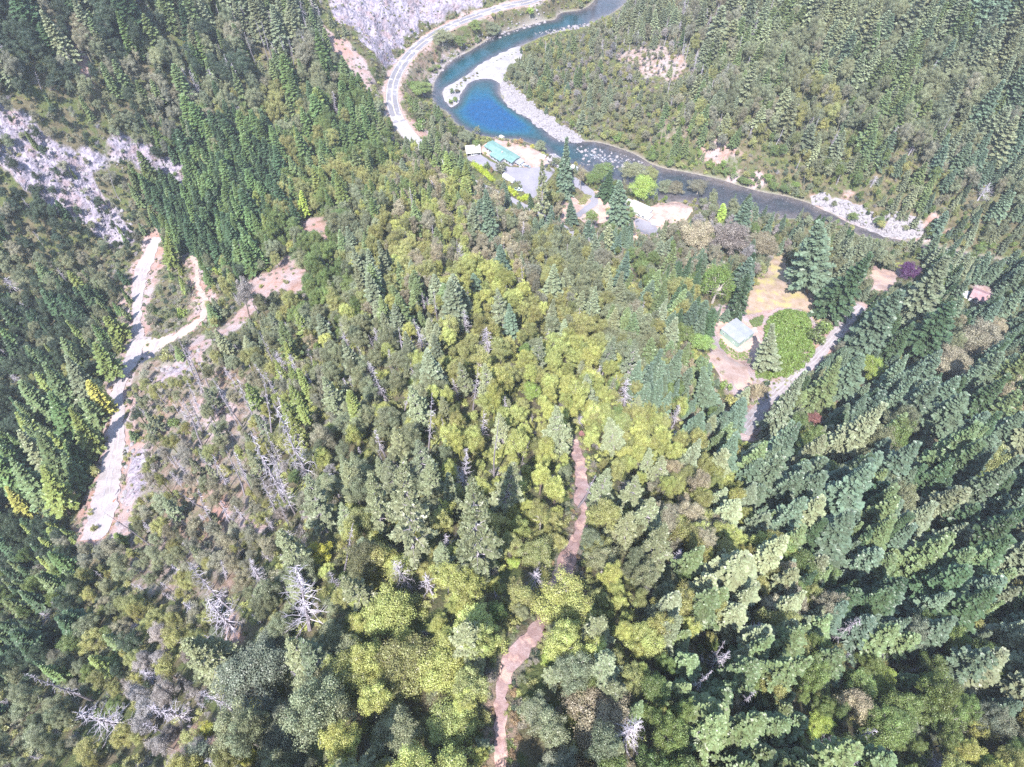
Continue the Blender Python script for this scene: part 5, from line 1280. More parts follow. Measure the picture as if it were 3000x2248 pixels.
# ------------------------------------------------------------------ landmarks for telling one tree from the next
LAND = [('green-roofed house',1470,445),('white trailer',1492,520),('long yellow-green hedge',1410,500),('white-roofed mobile home',1885,615),('pale steel shed',2160,975),('bramble mound',2320,980),('purple-leaved tree',2668,792),('brown-roofed cabin',2855,865),
 ('parked dark car',446,1043),('gravel bar tip',1325,305),('highway bend',1135,250),('bridge deck',1200,385),("highway rock cut",1090,50),('blue river pool',1450,340),('pale rock slope',150,480),('gravel lane end',2190,1250),('lower trail bend',1510,1930),('trail top',1690,1300),
 ('orange cedar',285,1160),("dirt road's upper end",440,740),('sandy turnout',280,1560),('bright yellow tree',925,1618),("star-shaped snag",1567,1692),('large white snag',885,1760),('river rapids',1740,465),('dry-grass clearing',2300,830),('red-leaved tree',2388,1225),
 ('largest beige oak',2872,990),('orange dirt track',590,880),('pale slide',720,900),("photo's lower right corner",3000,2248),("photo's top right corner",3000,0),("photo's top left corner",0,0),("photo's lower left corner",0,2248),("right edge's middle",3000,1500),
 ('bristly pale snag',2190,1850),('mauve dead oak',2430,2190),("top snag group",780,120),('tall pale pine',1390,1520),('tall grey snag',870,1310),('lime-yellow young tree',1290,1040),('layered blue-green fir',1495,940),("dense green bush",508,1235),('river gravel strip',2570,670),
 ('thin white pole snag',2358,525),("upper river reach",1780,30),("leafy lime tree",2590,2000),('very large blue-grey oak',740,2000),("bottom left yellow bush",606,2145),('very wide beige oak',1745,2095),("top edge's middle",2400,0),("whitish dead oak",130,1805),
 ('split grey snag',1455,1310),("dark leaning trunk",1718,1440),("large olive oak",1180,1950),("lime-green fir",888,600),('large bluish fir',2770,1230),('small lime tree centre left',1205,1120),('mauve oak of three',2152,702),('long thin white snag',2965,90)]
LU = np.array([(a[1], a[2]) for a in LAND], float)
ORD = ['', 'second nearest ', 'third nearest ', 'fourth nearest ', 'fifth nearest ', 'sixth nearest ', 'seventh nearest ', 'eighth nearest ', 'ninth nearest ', 'tenth nearest ', 'eleventh nearest ', 'twelfth nearest ', 'thirteenth nearest ', 'fourteenth nearest ', 'fifteenth nearest ', 'sixteenth nearest ']
DIRS = ['right of', 'up and right of', 'above', 'up and left of', 'left of', 'down and left of', 'below', 'down and right of']
def autolabel(items):
    B = {}
    for it in items:
        if it['lab']: continue
        d = np.hypot(LU[:, 0] - it['u'], LU[:, 1] - it['v'])
        j = int(np.argmin(d)); du, dv = it['u'] - LU[j, 0], LU[j, 1] - it['v']
        k = int(round(math.atan2(dv, du) / (math.pi / 4))) % 8
        S_ = {'fir': (60, 95), 'oak': (60, 95), 'pine': (60, 95), 'cedar': (30, 50), 'dead': (30, 50)}.get(it['kind'], (30, 48))
        sz = 'small ' if it['px'] < S_[0] else ('large ' if it['px'] > S_[1] else '')
        col = 'bleached' if it['kind'] in ('dead', 'deadoak') else WORD[it['cn']]
        B.setdefault((sz, col, NOUN[it['kind']], DIRS[k], LAND[j][0]), []).append((float(d[j]), it))
    for key, L_ in B.items():
        L_.sort(key=lambda p: p[0])
        for n, (dd, it) in enumerate(L_):
            sz, col, nn, di, la = key
            if n == 0 and len(L_) > 1: o = 'nearest '
            else: o = ORD[min(n, len(ORD) - 1)]
            it['lab'] = f"{o}{sz}{col} {nn} {di} {'' if la.startswith('photo') else 'the '}{la}"
COUNTS = {}
indiv, rest = [], []
vis = [it for it in ALL if -20 < it['u'] < 3020 and -20 < it['v'] < 2270]
ids = set()
for cats, lim in ((('fir',), 295), (('oak', 'bigoak'), 295), (('pine',), 100), (('cedar',), 100), (('willow',), 10), (('dead', 'deadoak'), 260), (('shrub', 'brush'), 290)):
    L_ = [it for it in vis if it['kind'] in cats]; L_.sort(key=lambda it: (it['lab'] is None, -it['px']))
    for it in L_[:lim]: ids.add(id(it))
indiv = [it for it in ALL if id(it) in ids]; rest = [it for it in ALL if id(it) not in ids]
autolabel(indiv)
def basis(it):
    cm, tm, h0, r0 = PROTO[it['kind']][it['i']]
    return it['r'] / r0, it['h'] / h0
for it in indiv:
    cm, tm, h0, r0 = PROTO[it['kind']][it['i']]
    sx, sz = basis(it); k = it['kind']
    o = empty(NAME[k], (it['x'], it['y'], it['z']))
    up = Vector(it['lean'] or (0, 0, 1)).normalized()
    q = Vector((0, 0, 1)).rotation_difference(up); o.rotation_euler = (q.to_matrix() @ Matrix.Rotation(it['yaw'], 3, 'Z')).to_euler()
    o.scale = (sx, sx, sz)
    tag(o, it['lab'], CAT[k], GROUP[k])
    dead = k in ('dead', 'deadoak')
    c = link('branches' if dead else ('foliage' if k in ('shrub', 'brush') else 'crown'), cm, o); t = link('stems' if k in ('shrub', 'brush') else 'trunk', tm, o)
    c['tint'] = tuple(float(a) for a in it['tint'])
print('individuals', len(indiv), 'rest', len(rest))
def to_mass(L_):
    out = []
    for it in L_:
        sx, sz = basis(it); l = it['lean'] or (0, 0, 1)
        out.append((it['kind'], it['i'], it['x'], it['y'], it['z'], sx, sz, it['yaw'], -l[1], l[0], it['tint']))
    return out
mass('fir_woods', to_mass([it for it in rest if it['kind'] in ('fir', 'cedar')]), 'far and small firs of the forest, reading as one mass', 'fir woods')
mass('oak_woods', to_mass([it for it in rest if it['kind'] in ('oak', 'pine', 'bigoak')]), 'small and far oaks of the forest, reading as one mass', 'oak woods')
mass('snag_woods', to_mass([it for it in rest if it['kind'] in ('dead', 'deadoak')]), 'far bleached snags scattered through the forest', 'snag woods')
mass('brush', to_mass([it for it in rest if it['kind'] in ('shrub', 'brush')]), 'small brush scattered over the slopes', 'brush')

# undergrowth that closes the floor between the trees
U_ = []
SPU = 3.3
g = [(xx + random.uniform(-.5, .5) * SPU, yy + random.uniform(-.5, .5) * SPU) for yy in np.arange(-60, 660, SPU) for xx in np.arange(-380, 380, SPU)]
g = np.array(g); z = H(g[:, 0], g[:, 1]); u, v, t = proj(g[:, 0], g[:, 1], z + .5)
ok = (u > -300) & (u < 3300) & (v > -250) & (v < 2600) & (z > .7) & ~inpoly(g[:, 0], g[:, 1], RIVW)
for P in KEEP[:13]: ok &= ~inpoly(u, v, P)
ba = .62 * np.maximum(sample(bare, g[:, 0], g[:, 1]), sample(rock, g[:, 0], g[:, 1]) * 1.1)
for q in ROADPTS[::2]: ok &= (g[:, 0] - q[0])**2 + (g[:, 1] - q[1])**2 > (q[2] / 2 + .75)**2
for (x, y), z1, u1, v1, k, b in zip(g, z, u, v, ok, ba):
    if not k or random.random() < min(.93, b * 1.15): continue
    if random.random() < .12: continue
    a = VEG[int(np.argmin((VP[:, 0] - u1)**2 + (VP[:, 1] - v1)**2))]
    dry = b > .2 or random.random() < .25
    kind = 'brush' if dry else 'shrub'
    tn = random.choice(a[5] + (['brush', 'mauve', 'olive'] if dry else ['olive', 'yg' if 700 < u1 < 2100 else 'dark'])); c = T_[tn]; j = random.uniform(.7, 1.1)  # dark paints shade into the gaps; yg paints the central gaps lighter
    r = random.uniform(.9, 2.0) * (.75 if b > .2 else 1)
    U_.append((kind, random.randrange(len(PROTO[kind])), x, y, z1 - .1, r / 1.5, r * random.uniform(.5, .85) / 1.5, random.random() * 6.28, 0., 0., tuple(a_ * j for a_ in c)))
for x, y, r in SIDE:
    tn = random.choice(['olive', 'yg', 'green', 'dark', 'brush', 'greygreen', 'rust']); c = T_[tn]; j = random.uniform(.7, 1.1); kind = random.choice(['shrub', 'brush'])
    U_.append((kind, random.randrange(len(PROTO[kind])), x, y, gz(x, y) - .08, r / 1.5, r * random.uniform(.45, .8) / 1.5, random.random() * 6.28, 0., 0., tuple(a_ * j for a_ in c)))
print('undergrowth', len(U_))
mass('undergrowth', U_, 'low undergrowth covering the forest floor', 'undergrowth')
# ------------------------------------------------------------------ buildings, vehicles and yard things
M_wall = simple_mat('pale_siding', (0.30, 0.30, 0.35), 0.8, 0.08, 1.5)
M_wallw = simple_mat('white_siding', (0.42, 0.42, 0.45), 0.7, 0.06, 1.5)
M_glass = simple_mat('window_glass', (0.035, 0.045, 0.06), 0.08, 0.1, 1, 0.0, spec=0.6)
M_trim = simple_mat('dark_trim', (0.05, 0.085, 0.085), 0.6, 0.1)
M_whitetrim = simple_mat('white_trim', (0.6, 0.6, 0.6), 0.6, 0.05)
M_door = simple_mat('door_paint', (0.30, 0.29, 0.30), 0.6, 0.1)
M_rubber = simple_mat('tyre_rubber', (0.02, 0.02, 0.022), 0.8, 0.1)
M_chrome = simple_mat('wheel_metal', (0.5, 0.5, 0.52), 0.3, 0.05, metal=0.8)
M_lamp = simple_mat('headlight_glass', (0.6, 0.6, 0.6), 0.15, 0.05)
M_wood = simple_mat('weathered_wood', (0.24, 0.19, 0.16), 0.9, 0.25)
def roofmat(name, a, b, rib=1.6, rough=0.55, spec=0.4, axis=0):
    m, nt, out = new_mat(name); P = objco(nt)
    sp = nt.nodes.new('ShaderNodeSeparateXYZ'); L(nt, P, sp.inputs[0])
    w = val(nt, val(nt, sp.outputs[axis], rib * 6.283, 'MULTIPLY'), None, 'SINE')
    n = noise(nt, P, 0.35, 5); c = ramp(nt, n, [(0.35, a), (0.65, b)])
    c = mix(nt, ramp(nt, w, [(0.90, (0, 0, 0)), (1.0, (.35, .35, .35))]), c, tuple(x * .55 for x in a))
    c = mix(nt, 0.25, c, mix(nt, 1.0, c, ramp(nt, noise(nt, P, 2.5, 4), [(0.3, (.5, .5, .5)), (0.7, (1.2, 1.2, 1.2))]), 'MULTIPLY'))
    principled(nt, out, c, rough, w, 0.4, 0.03, spec=spec); return m
R_green = roofmat('green_metal_roof', (0.085, 0.155, 0.14), (0.125, 0.20, 0.185))
R_grey = roofmat('grey_shingle_roof', (0.19, 0.175, 0.20), (0.26, 0.24, 0.27), 3.0, 0.9, 0.1, 1)
R_white = roofmat('white_metal_roof', (0.36, 0.36, 0.37), (0.44, 0.44, 0.45))
R_shed = roofmat('pale_metal_roof', (0.165, 0.175, 0.205), (0.205, 0.215, 0.245), 1.2)
R_cream = roofmat('cream_roof', (0.30, 0.285, 0.235), (0.38, 0.36, 0.31))
R_brown = roofmat('brown_roof', (0.18, 0.11, 0.12), (0.26, 0.17, 0.18), 3.0, 0.9, 0.1, 1)
M_shedwall = roofmat('pale_green_steel', (0.19, 0.29, 0.255), (0.24, 0.33, 0.295), 1.5)

def rect(a, b, c, z):
    """photo pixels of three roof corners at height z: a-b is the long eave, c beyond b -> centre, angle, length, width"""
    A, B, C_ = [np.array(onplane(*p, z)) for p in (a, b, c)]
    e = B - A; Lg = np.linalg.norm(e); u = e / Lg; n = np.array([-u[1], u[0]]); w = float(np.dot(C_ - B, n))
    ctr = (A + B) / 2 + n * w / 2
    return ctr, math.atan2(u[1], u[0]), Lg, abs(w)
def gable(t, L_, W, z0, hw, rise, ov, rmat, wmat, thick=0.16, roofname='roof', x0=None, y0=0.0):
    """walls with gable ends and a two-slope roof, ridge along x"""
    x0 = 0.0 if x0 is None else x0
    a, b = L_ / 2 - ov, W / 2 - ov
    m = MB(); zt = z0 + hw
    pts = [(-a, -b), (a, -b), (a, b), (-a, b)]
    m.add([(x0 + p[0], y0 + p[1], z0 - .6) for p in pts] + [(x0 + p[0], y0 + p[1], zt) for p in pts] + [(x0 - a, y0, zt + rise * (1 - ov / (W / 2))), (x0 + a, y0, zt + rise * (1 - ov / (W / 2)))],
          [(0, 3, 2, 1), (0, 1, 5, 4), (2, 3, 7, 6), (1, 2, 6, 9, 5), (3, 0, 4, 8, 7)])
    w = m.build('wall', wmat, t)
    r = MB(); k = .10
    for s in (-1, 1):
        r.slab((x0 - L_/2, y0 + s * W/2, zt + k - .02), (x0 + L_/2, y0 + s * W/2, zt + k - .02), (x0 + L_/2, y0, zt + rise + k), (x0 - L_/2, y0, zt + rise + k), thick)
    rf = r.build(roofname, rmat, t)
    return w, rf
def opening(t, x, y, z, w, h, axis, sgn, name='window', mat=None, frame=True):
    """a framed window or door standing proud of a wall whose normal is +-axis"""
    m = MB(); d = .06
    def bx(mm, x0, x1, z0_, z1_, a, b):
        if axis == 'y': mm.box(x + x0, x + x1, y + min(sgn * a, sgn * b), y + max(sgn * a, sgn * b), z0_, z1_)
        else: mm.box(x + min(sgn * a, sgn * b), x + max(sgn * a, sgn * b), y + x0, y + x1, z0_, z1_)
    bx(m, -w/2, w/2, z, z + h, .003, .04)
    o = m.build(name, mat or M_glass, t)
    if frame:
        f = MB(); e = .09
        bx(f, -w/2 - e, w/2 + e, z + h, z + h + e, 0.002, d); bx(f, -w/2 - e, w/2 + e, z - e, z, 0.002, d)
        bx(f, -w/2 - e, -w/2, z, z + h, 0.002, d); bx(f, w/2, w/2 + e, z, z + h, 0.002, d)
        f.build('frame', M_whitetrim, o)
    return o
def handle(door, x, y, z): m = MB(); m.box(x - .05, x + .05, y - .05, y + .05, z, z + .12); m.build('handle', M_chrome, door)
def bld(name, label, cat, ctr, ang, z, group=None):
    o = empty(name, (ctr[0], ctr[1], z), ang); tag(o, label, cat, group); return o

# long house with the green metal roof
ctr, ang, Lg, W = rect((1444, 410), (1526, 459), (1494, 474), YARD_Z + 3.6)
ang_, sgn = ang, None
t = bld('house', 'long low house with pale green metal roof beside the river pool', 'house', ctr, ang, YARD_Z)
w, rf = gable(t, Lg, W, 0, 3.2, .95, .55, R_green, M_wall)
gable_fascia = MB()
for sx in (-1, 1):
    for sy in (-1, 1): gable_fascia.slab((sx * (Lg/2 + .03), sy * W/2, 3.24), (sx * (Lg/2 + .03) + sx * .05, sy * W/2, 3.24), (sx * (Lg/2 + .03) + sx * .05, 0, 4.2), (sx * (Lg/2 + .03), 0, 4.2), .28)
gable_fascia.build('fascia', M_trim, t)
fr = MB(); x0, x1, yf, pr = -Lg * .18, Lg * .22, -W/2, 3.6      # wing toward the drone
fr.box(x0 + .4, x1 - .4, yf - pr + .5, yf + .54, -.6, 2.85); fr.build('wing_wall', M_wall, t)
fr = MB(); fr.slab((x0, yf - pr, 2.9), (x1, yf - pr, 2.9), (x1, yf + 1.6, 3.75), (x0, yf + 1.6, 3.75), .15); fr.build('wing_roof', R_green, t)
fr = MB(); fr.box(x0, x1, yf - pr - .05, yf - pr - .005, 2.62, 2.93); fr.build('fascia', M_trim, t)
fr = MB(); fr.box(-Lg/2 - .0, x0 - .1, yf - .06, yf - .01, 3.0, 3.3); fr.box(x1 + .1, Lg/2, yf - .06, yf - .01, 3.0, 3.3); fr.build('fascia', M_trim, t)
ch = MB(); ch.box(1.2, 1.9, -1.9, -1.2, 3.4, 4.9); ch.box(1.1, 2.0, -2.0, -1.1, 4.9, 5.05); ch.build('chimney', M_door, rf)
vt = MB(); vt.tube((-4, -1.5, 3.5), (-4, -1.5, 4.6), .12, .12, 8); vt.tube((-4, -1.5, 4.6), (-4, -1.5, 4.72), .2, .16, 8); vt.build('vent_pipe', M_door, rf)
for x in (-10.5, -8, -6): opening(t, x, -W/2 + .55, 1.0, 1.3, 1.2, 'y', -1)
for x in (x0 + 2.2, x0 + 5.2, x1 - 2.4): opening(t, x, yf - pr + .5, .9, 1.5, 1.3, 'y', -1)
for x in (8.0, 10.6): opening(t, x, -W/2 + .55, 1.0, 1.3, 1.2, 'y', -1)
for x in (-9, -4, 1, 6, 10): opening(t, x, W/2 - .55, .8, 2.0, 1.5, 'y', 1)
opening(t, Lg/2 - .55, 0, 1.0, 1.6, 1.2, 'x', 1)
d = opening(t, 6.2, -W/2 + .55, 0, 1.0, 2.1, 'y', -1, 'door', M_door); handle(d, 6.5, -W/2 + .46, 1.0)
DK = bld('patio', 'pale patio strip between green-roofed house and yard', 'patio', ctr, ang, YARD_Z); m = MB(); m.box(-4, Lg/2 + 1, W/2 - .5, W/2 + 1.3, -.3, .32); m.build('slab', M_conc, DK)
# open carport with a cream roof
c2 = np.array(onplane(1386, 437, YARD_Z + 3)); t = bld('carport', 'open carport with cream roof left of the green-roofed house', 'carport', c2, ang + .9, YARD_Z)
m = MB(); m.slab((-5.2, -4.2, 2.75), (5.2, -4.2, 2.75), (5.2, 4.2, 3.3), (-5.2, 4.2, 3.3), .16); m.build('roof', R_cream, t)
for x in (-4.6, 0, 4.6):
    for y in (-3.8, 3.7): m = MB(); m.tube((x, y, -.5), (x, y, 2.6 + (y + 4) * .066), .1, .1, 8); m.build('post', M_whitetrim, t)
m = MB(); m.box(-4.7, 4.7, 3.85, 3.95, 0, 2.6); m.build('back_wall', M_wallw, t)
# small porch building with white roof at the end of the house
c3 = np.array(onplane(1521, 473, YARD_Z + 2.6)); t = bld('porch_shed', 'small white-roofed porch at the right end of the green-roofed house', 'porch', c3, ang, YARD_Z)
m = MB(); m.slab((-2.8, -2.6, 2.5), (2.8, -2.6, 2.5), (2.8, 2.6, 2.95), (-2.8, 2.6, 2.95), .12); m.build('roof', R_shed, t)
m = MB(); m.box(-2.4, 2.4, -.2, 2.3, -.3, 2.45); m.build('wall', M_wallw, t)
for x in (-2.5, 0, 2.5): m = MB(); m.box(x - .07, x + .07, -2.45, -2.31, -.3, 2.4); m.build('post', M_whitetrim, t)
opening(t, .8, -.2, .8, 1.2, 1.0, 'y', -1); d = opening(t, -1.3, -.2, 0, .9, 2.0, 'y', -1, 'door', M_door); handle(d, -1.0, -.28, 1.0)
# grey-roofed house behind the tallest fir
ctr4, a4, L4, W4 = rect((1626, 450), (1660, 472), (1634, 486), YARD_Z + 3.4)
t = bld('house', 'grey-roofed house half hidden behind the tallest fir', 'house', ctr4, a4, YARD_Z); w, rf = gable(t, max(L4, 12), max(W4, 8), 0, 3.0, 1.7, .5, R_grey, M_wall)
m = MB(); m.box(-3, -2.3, 1, 1.7, 3.2, 5.6); m.build('chimney', M_door, rf)
for x in (-4, -1, 3): opening(t, x, -max(W4, 8) / 2 + .5, .9, 1.3, 1.2, 'y', -1)
opening(t, -max(L4, 12) / 2 + .5, 0, .9, 1.4, 1.2, 'x', -1); d = opening(t, 1.0, -max(W4, 8) / 2 + .5, 0, .95, 2.1, 'y', -1, 'door', M_door); handle(d, 1.3, -max(W4, 8) / 2 + .42, 1.)
# garden frame with six pale panels
c5 = np.array(onplane(1588, 457, YARD_Z + 1)); t = bld('cold_frame', 'white garden frame with six bluish panes near the grey-roofed house', 'cold frame', c5, ang + .35, YARD_Z)
m = MB(); m.box(-2.3, 2.3, -1.7, 1.7, -.1, .75); m.build('base', M_whitetrim, t)
fm = MB()
for x in (-2.3, -.8, .7, 2.18): fm.box(x, x + .12, -1.7, 1.7, .753, .85)
for y in (-1.7, -.06, 1.58): fm.box(-2.3, 2.3, y, y + .12, .853, .9)
fm.build('frame', M_whitetrim, t)
M_pane = simple_mat('bluish_pane', (0.28, 0.36, 0.42), 0.2, 0.1)
for x in (-2.15, -.65, .85):
    for y in (-1.55, .09): m = MB(); m.box(x, x + 1.3, y, y + 1.45, .755, .80); m.build('pane', M_pane, t)
# mobile home with two white roofs
Z2 = YARD2_Z
ctr6, a6, L6, W6 = rect((1856, 585), (1914, 611), (1905, 622), Z2 + 3.3)
t = bld('mobile_home', 'white-roofed mobile home in two sections in the pink yard', 'mobile home', ctr6, a6, Z2)
gable(t, L6, max(W6, 5.2), 0, 2.9, .35, .25, R_white, M_wallw, .12)
m = MB(); y1 = -max(W6, 5.2) / 2; m.slab((-L6/2 + 3, y1 - 4.2, 2.45), (L6/2 + 2.5, y1 - 4.2, 2.45), (L6/2 + 2.5, y1 + .1, 2.82), (-L6/2 + 3, y1 + .1, 2.82), .1); m.build('porch_roof', R_white, t)
m = MB(); m.box(-L6/2 + 3.3, L6/2 + 2.2, y1 - 3.9, y1 + .22, -.4, 2.4); m.build('porch_wall', M_wallw, t)
for x in (-4, -1, 2, 5): opening(t, x, y1 - 3.9, .95, 1.3, 1.0, 'y', -1)
d = opening(t, L6/2 + 2.2, y1 - 2, 0, .9, 2.0, 'x', 1, 'door', M_door); opening(t, L6/2 + 2.2, y1 - .6, .9, 1.0, 1.0, 'x', 1)
m = MB(); m.box(-L6/2 + 3.2, L6/2 + 2.3, y1 - 3.98, y1 - 3.905, -.3, .5); m.build('skirting', M_trim, t)
m = MB(); m.box(-L6/2 - 3.5, -L6/2 - .02, -2.4, 2.2, -.4, 2.3); m.build('lean_to', M_wallw, t)
# pale steel shed
ctr7, a7, L7, W7 = rect((2158, 930), (2212, 973), (2163, 1003), SHED_Z + 4.4)
t = bld('steel_shed', 'pale steel shed with white roof and light green walls', 'shed', ctr7, a7, SHED_Z)
gable(t, L7, W7, 0, 4.0, .4, .18, R_shed, M_shedwall, .12)
o = opening(t, -L7/2 + .18, 0, .05, 3.6, 3.3, 'x', -1, 'roller_door', R_shed); o2 = opening(t, L7/2 - .18, .8, .05, 2.8, 3.2, 'x', 1, 'roller_door', M_shedwall)
opening(t, -L7 * .3, -W7/2 + .18, 1.7, .9, .8, 'y', -1); d = opening(t, L7 * .25, -W7/2 + .18, .02, .95, 2.1, 'y', -1, 'door', M_shedwall); handle(d, L7 * .25 + .3, -W7/2 + .1, 1.)
m = MB(); m.box(-L7/2 + .1, L7/2 - .1, -W7/2 + .02, -W7/2 + .10, 3.86, 4.02); m.build('gutter', M_whitetrim, t)
# brown-roofed cabin
ctr8, a8, L8, W8 = rect((2862, 843), (2905, 860), (2885, 884), HOUSE_Z + 3.5)
t = bld('cabin', 'brown-roofed cabin among dark firs at the right', 'cabin', ctr8, a8, HOUSE_Z); w, rf = gable(t, max(11, L8), max(9, W8), 0, 3.1, 2.0, .5, R_brown, M_wallw)
m = MB(); m.box(2, 2.8, -1.9, -1.1, 3.6, 5.9); m.build('chimney', M_wood, rf)
for x in (-3, 0, 3): opening(t, x, -max(9, W8)/2 + .5, 1, 1.2, 1.1, 'y', -1)
opening(t, -max(11, L8)/2 + .5, 0, 1, 2, 1.4, 'x', -1)
m = MB(); m.box(-max(11, L8)/2 - 3.6, -max(11, L8)/2 - .05, -3, 3, -.2, .3); m.build('deck', M_whitetrim, t)
# little sheds
for (u, v, zz, l_, w_, a_, lb, rm, wm) in [(1683, 489, YARD2_Z, 4.6, 3.2, ang, 'small white shed at the river side of the tallest fir', R_white, M_wallw), (1642, 573, YARD2_Z, 5.6, 3.6, ang + .1, 'small white shed below the tallest fir beside the paved yard', R_white, M_wallw), (1470, 398, 1.2, 3.2, 3.0, ang, 'small pale hut on the pool bank behind the green-roofed house', R_cream, M_wall)]:
    c_ = onplane(u, v, zz + 2.4); z_ = max(gz(*c_), zz if zz > 2 else gz(*c_)); t = bld('garden_shed', lb, 'shed', c_, a_, z_)
    gable(t, l_, w_, 0, 2.1, .6, .2, rm, wm, .08); d = opening(t, .5, -w_/2 + .2, 0, .9, 1.85, 'y', -1, 'door', M_door); handle(d, .8, -w_/2 + .12, .95); opening(t, -1.0, -w_/2 + .2, 1, .7, .6, 'y', -1)

def paint_mat(name, col):
    m, nt, out = new_mat(name); p = principled(nt, out, col, 0.28, spec=0.5); p.inputs['Coat Weight'].default_value = 0.5; return m
def wheel(t, x, y, r=.34, w=.22):
    m = MB(); m.tube((x, y - w/2, r), (x, y + w/2, r), r, r, 18); o = m.build('wheel', M_rubber, t)
    m = MB(); s = 1 if y > 0 else -1; m.tube((x, y + s * (w/2 + .002), r), (x, y + s * (w/2 + .02), r), r * .62, r * .55, 12); m.build('rim', M_chrome, o)
def car(name, label, cat, px, z, yaw, mat, kind='suv', L_=4.6, W=1.85):
    c_ = hit(px[0], px[1], dz=.9)[:2]; t = bld(name, label, cat, c_, yaw, gz(*c_) + .16)
    h = dict(suv=(.95, 1.72), sedan=(.85, 1.42), pickup=(.98, 1.75))[kind]
    a = L_ / 2
    prof = {'suv': [(-a, .35), (-a, .95), (-a + .12, h[0]), (a - 1.35, h[0] + .02), (a - .15, .85), (a, .7), (a, .35)],
            'sedan': [(-a, .32), (-a, .8), (-a + .1, h[0] - .02), (a - 1.3, h[0]), (a - .15, .72), (a, .6), (a, .32)],
            'pickup': [(-a, .42), (-a, h[0]), (a - 1.3, h[0] + .03), (a - .12, .92), (a, .8), (a, .42)]}[kind]
    m = MB(); n = len(prof); m.add([(x, -W/2, zz) for x, zz in prof] + [(x, W/2, zz) for x, zz in prof], [tuple(range(n)), tuple(range(2*n - 1, n - 1, -1))] + [(i, n + i, n + (i + 1) % n, (i + 1) % n) for i in range(n)])
    body = m.build('body', mat, t, bevel=.07, smooth=False)
    b0, b1, t0, t1 = dict(suv=(-a + .1, a - 1.25, -a + .45, a - 2.0), sedan=(-a + .75, a - 1.2, -a + 1.35, a - 1.95), pickup=(-.35, a - 1.25, -.15, a - 1.9))[kind]
    zb, zt = h; e = .14
    def fr(x0, x1, X0, X1, z0_, z1_, y0, y1): 
        mm = MB(); mm.add([(x0, -y0, z0_), (x1, -y0, z0_), (x1, y0, z0_), (x0, y0, z0_), (X0, -y1, z1_), (X1, -y1, z1_), (X1, y1, z1_), (X0, y1, z1_)], [(0,3,2,1),(4,5,6,7),(0,1,5,4),(1,2,6,5),(2,3,7,6),(3,0,4,7)]); return mm
    fr(b0, b1, t0, t1, zb - .02, zt - .05, W/2 - .06, W/2 - .24).build('window', M_glass, t, bevel=.04)
    fr(t0 - .02, t1 + .02, t0 + .05, t1 - .05, zt - .07, zt, W/2 - .22, W/2 - .27).build('roof', mat, t)
    for sx, sy in ((-1, -1), (-1, 1), (1, -1), (1, 1)): wheel(t, sx * (a - .85), sy * (W/2 - .1))
    for sy in (-1, 1):
        m = MB(); m.box(a - .03, a + .02, sy * (W/2 - .35) - .17, sy * (W/2 - .35) + .17, .58, .74); m.build('headlight', M_lamp, t)
        m = MB(); m.box(b1 - .45, b1 - .25, sy * (W/2 + .08) - .09, sy * (W/2 + .08) + .09, zb, zb + .16); m.build('mirror', mat, t)
    if kind == 'pickup': m = MB(); m.box(-a + .12, -.5, -W/2 + .14, W/2 - .14, zb + .003, zb + .02); m.build('bed', M_rubber, t)
    return t
car('parked_suv', 'dark parked car at the turnout beside the left dirt road', 'car', (446, 1041), 22 * S, 2.55, paint_mat('black_paint', (.012, .012, .02)), 'suv', 4.7, 1.95)
car('parked_car', 'pale car parked under the open carport', 'car', (1389, 452), YARD_Z, ang + 1.1, paint_mat('silver_paint', (.5, .5, .52)), 'sedan', 4.5)
car('parked_car', 'grey car beside the small white porch', 'car', (1545, 487), YARD_Z, ang + .4, paint_mat('grey_paint', (.16, .18, .2)), 'sedan', 4.4)
car('parked_car', 'dark car under the left eave of the grey-roofed house', 'car', (1604, 485), YARD_Z, ang + 1.3, paint_mat('dark_paint', (.05, .05, .06)), 'suv', 4.5)
car('pickup_truck', 'pale blue pickup at the lower end of the yellow-green hedge', 'pickup truck', (1519, 555), YARD_Z, ang + .5, paint_mat('pale_blue_paint', (.42, .52, .62)), 'pickup', 5.2, 1.95)
car('parked_car', 'pale silver car right of the parked grey car', 'car', (1529, 483), YARD_Z, ang + 1.5, paint_mat('white_paint', (.6, .6, .6)), 'sedan', 4.3)
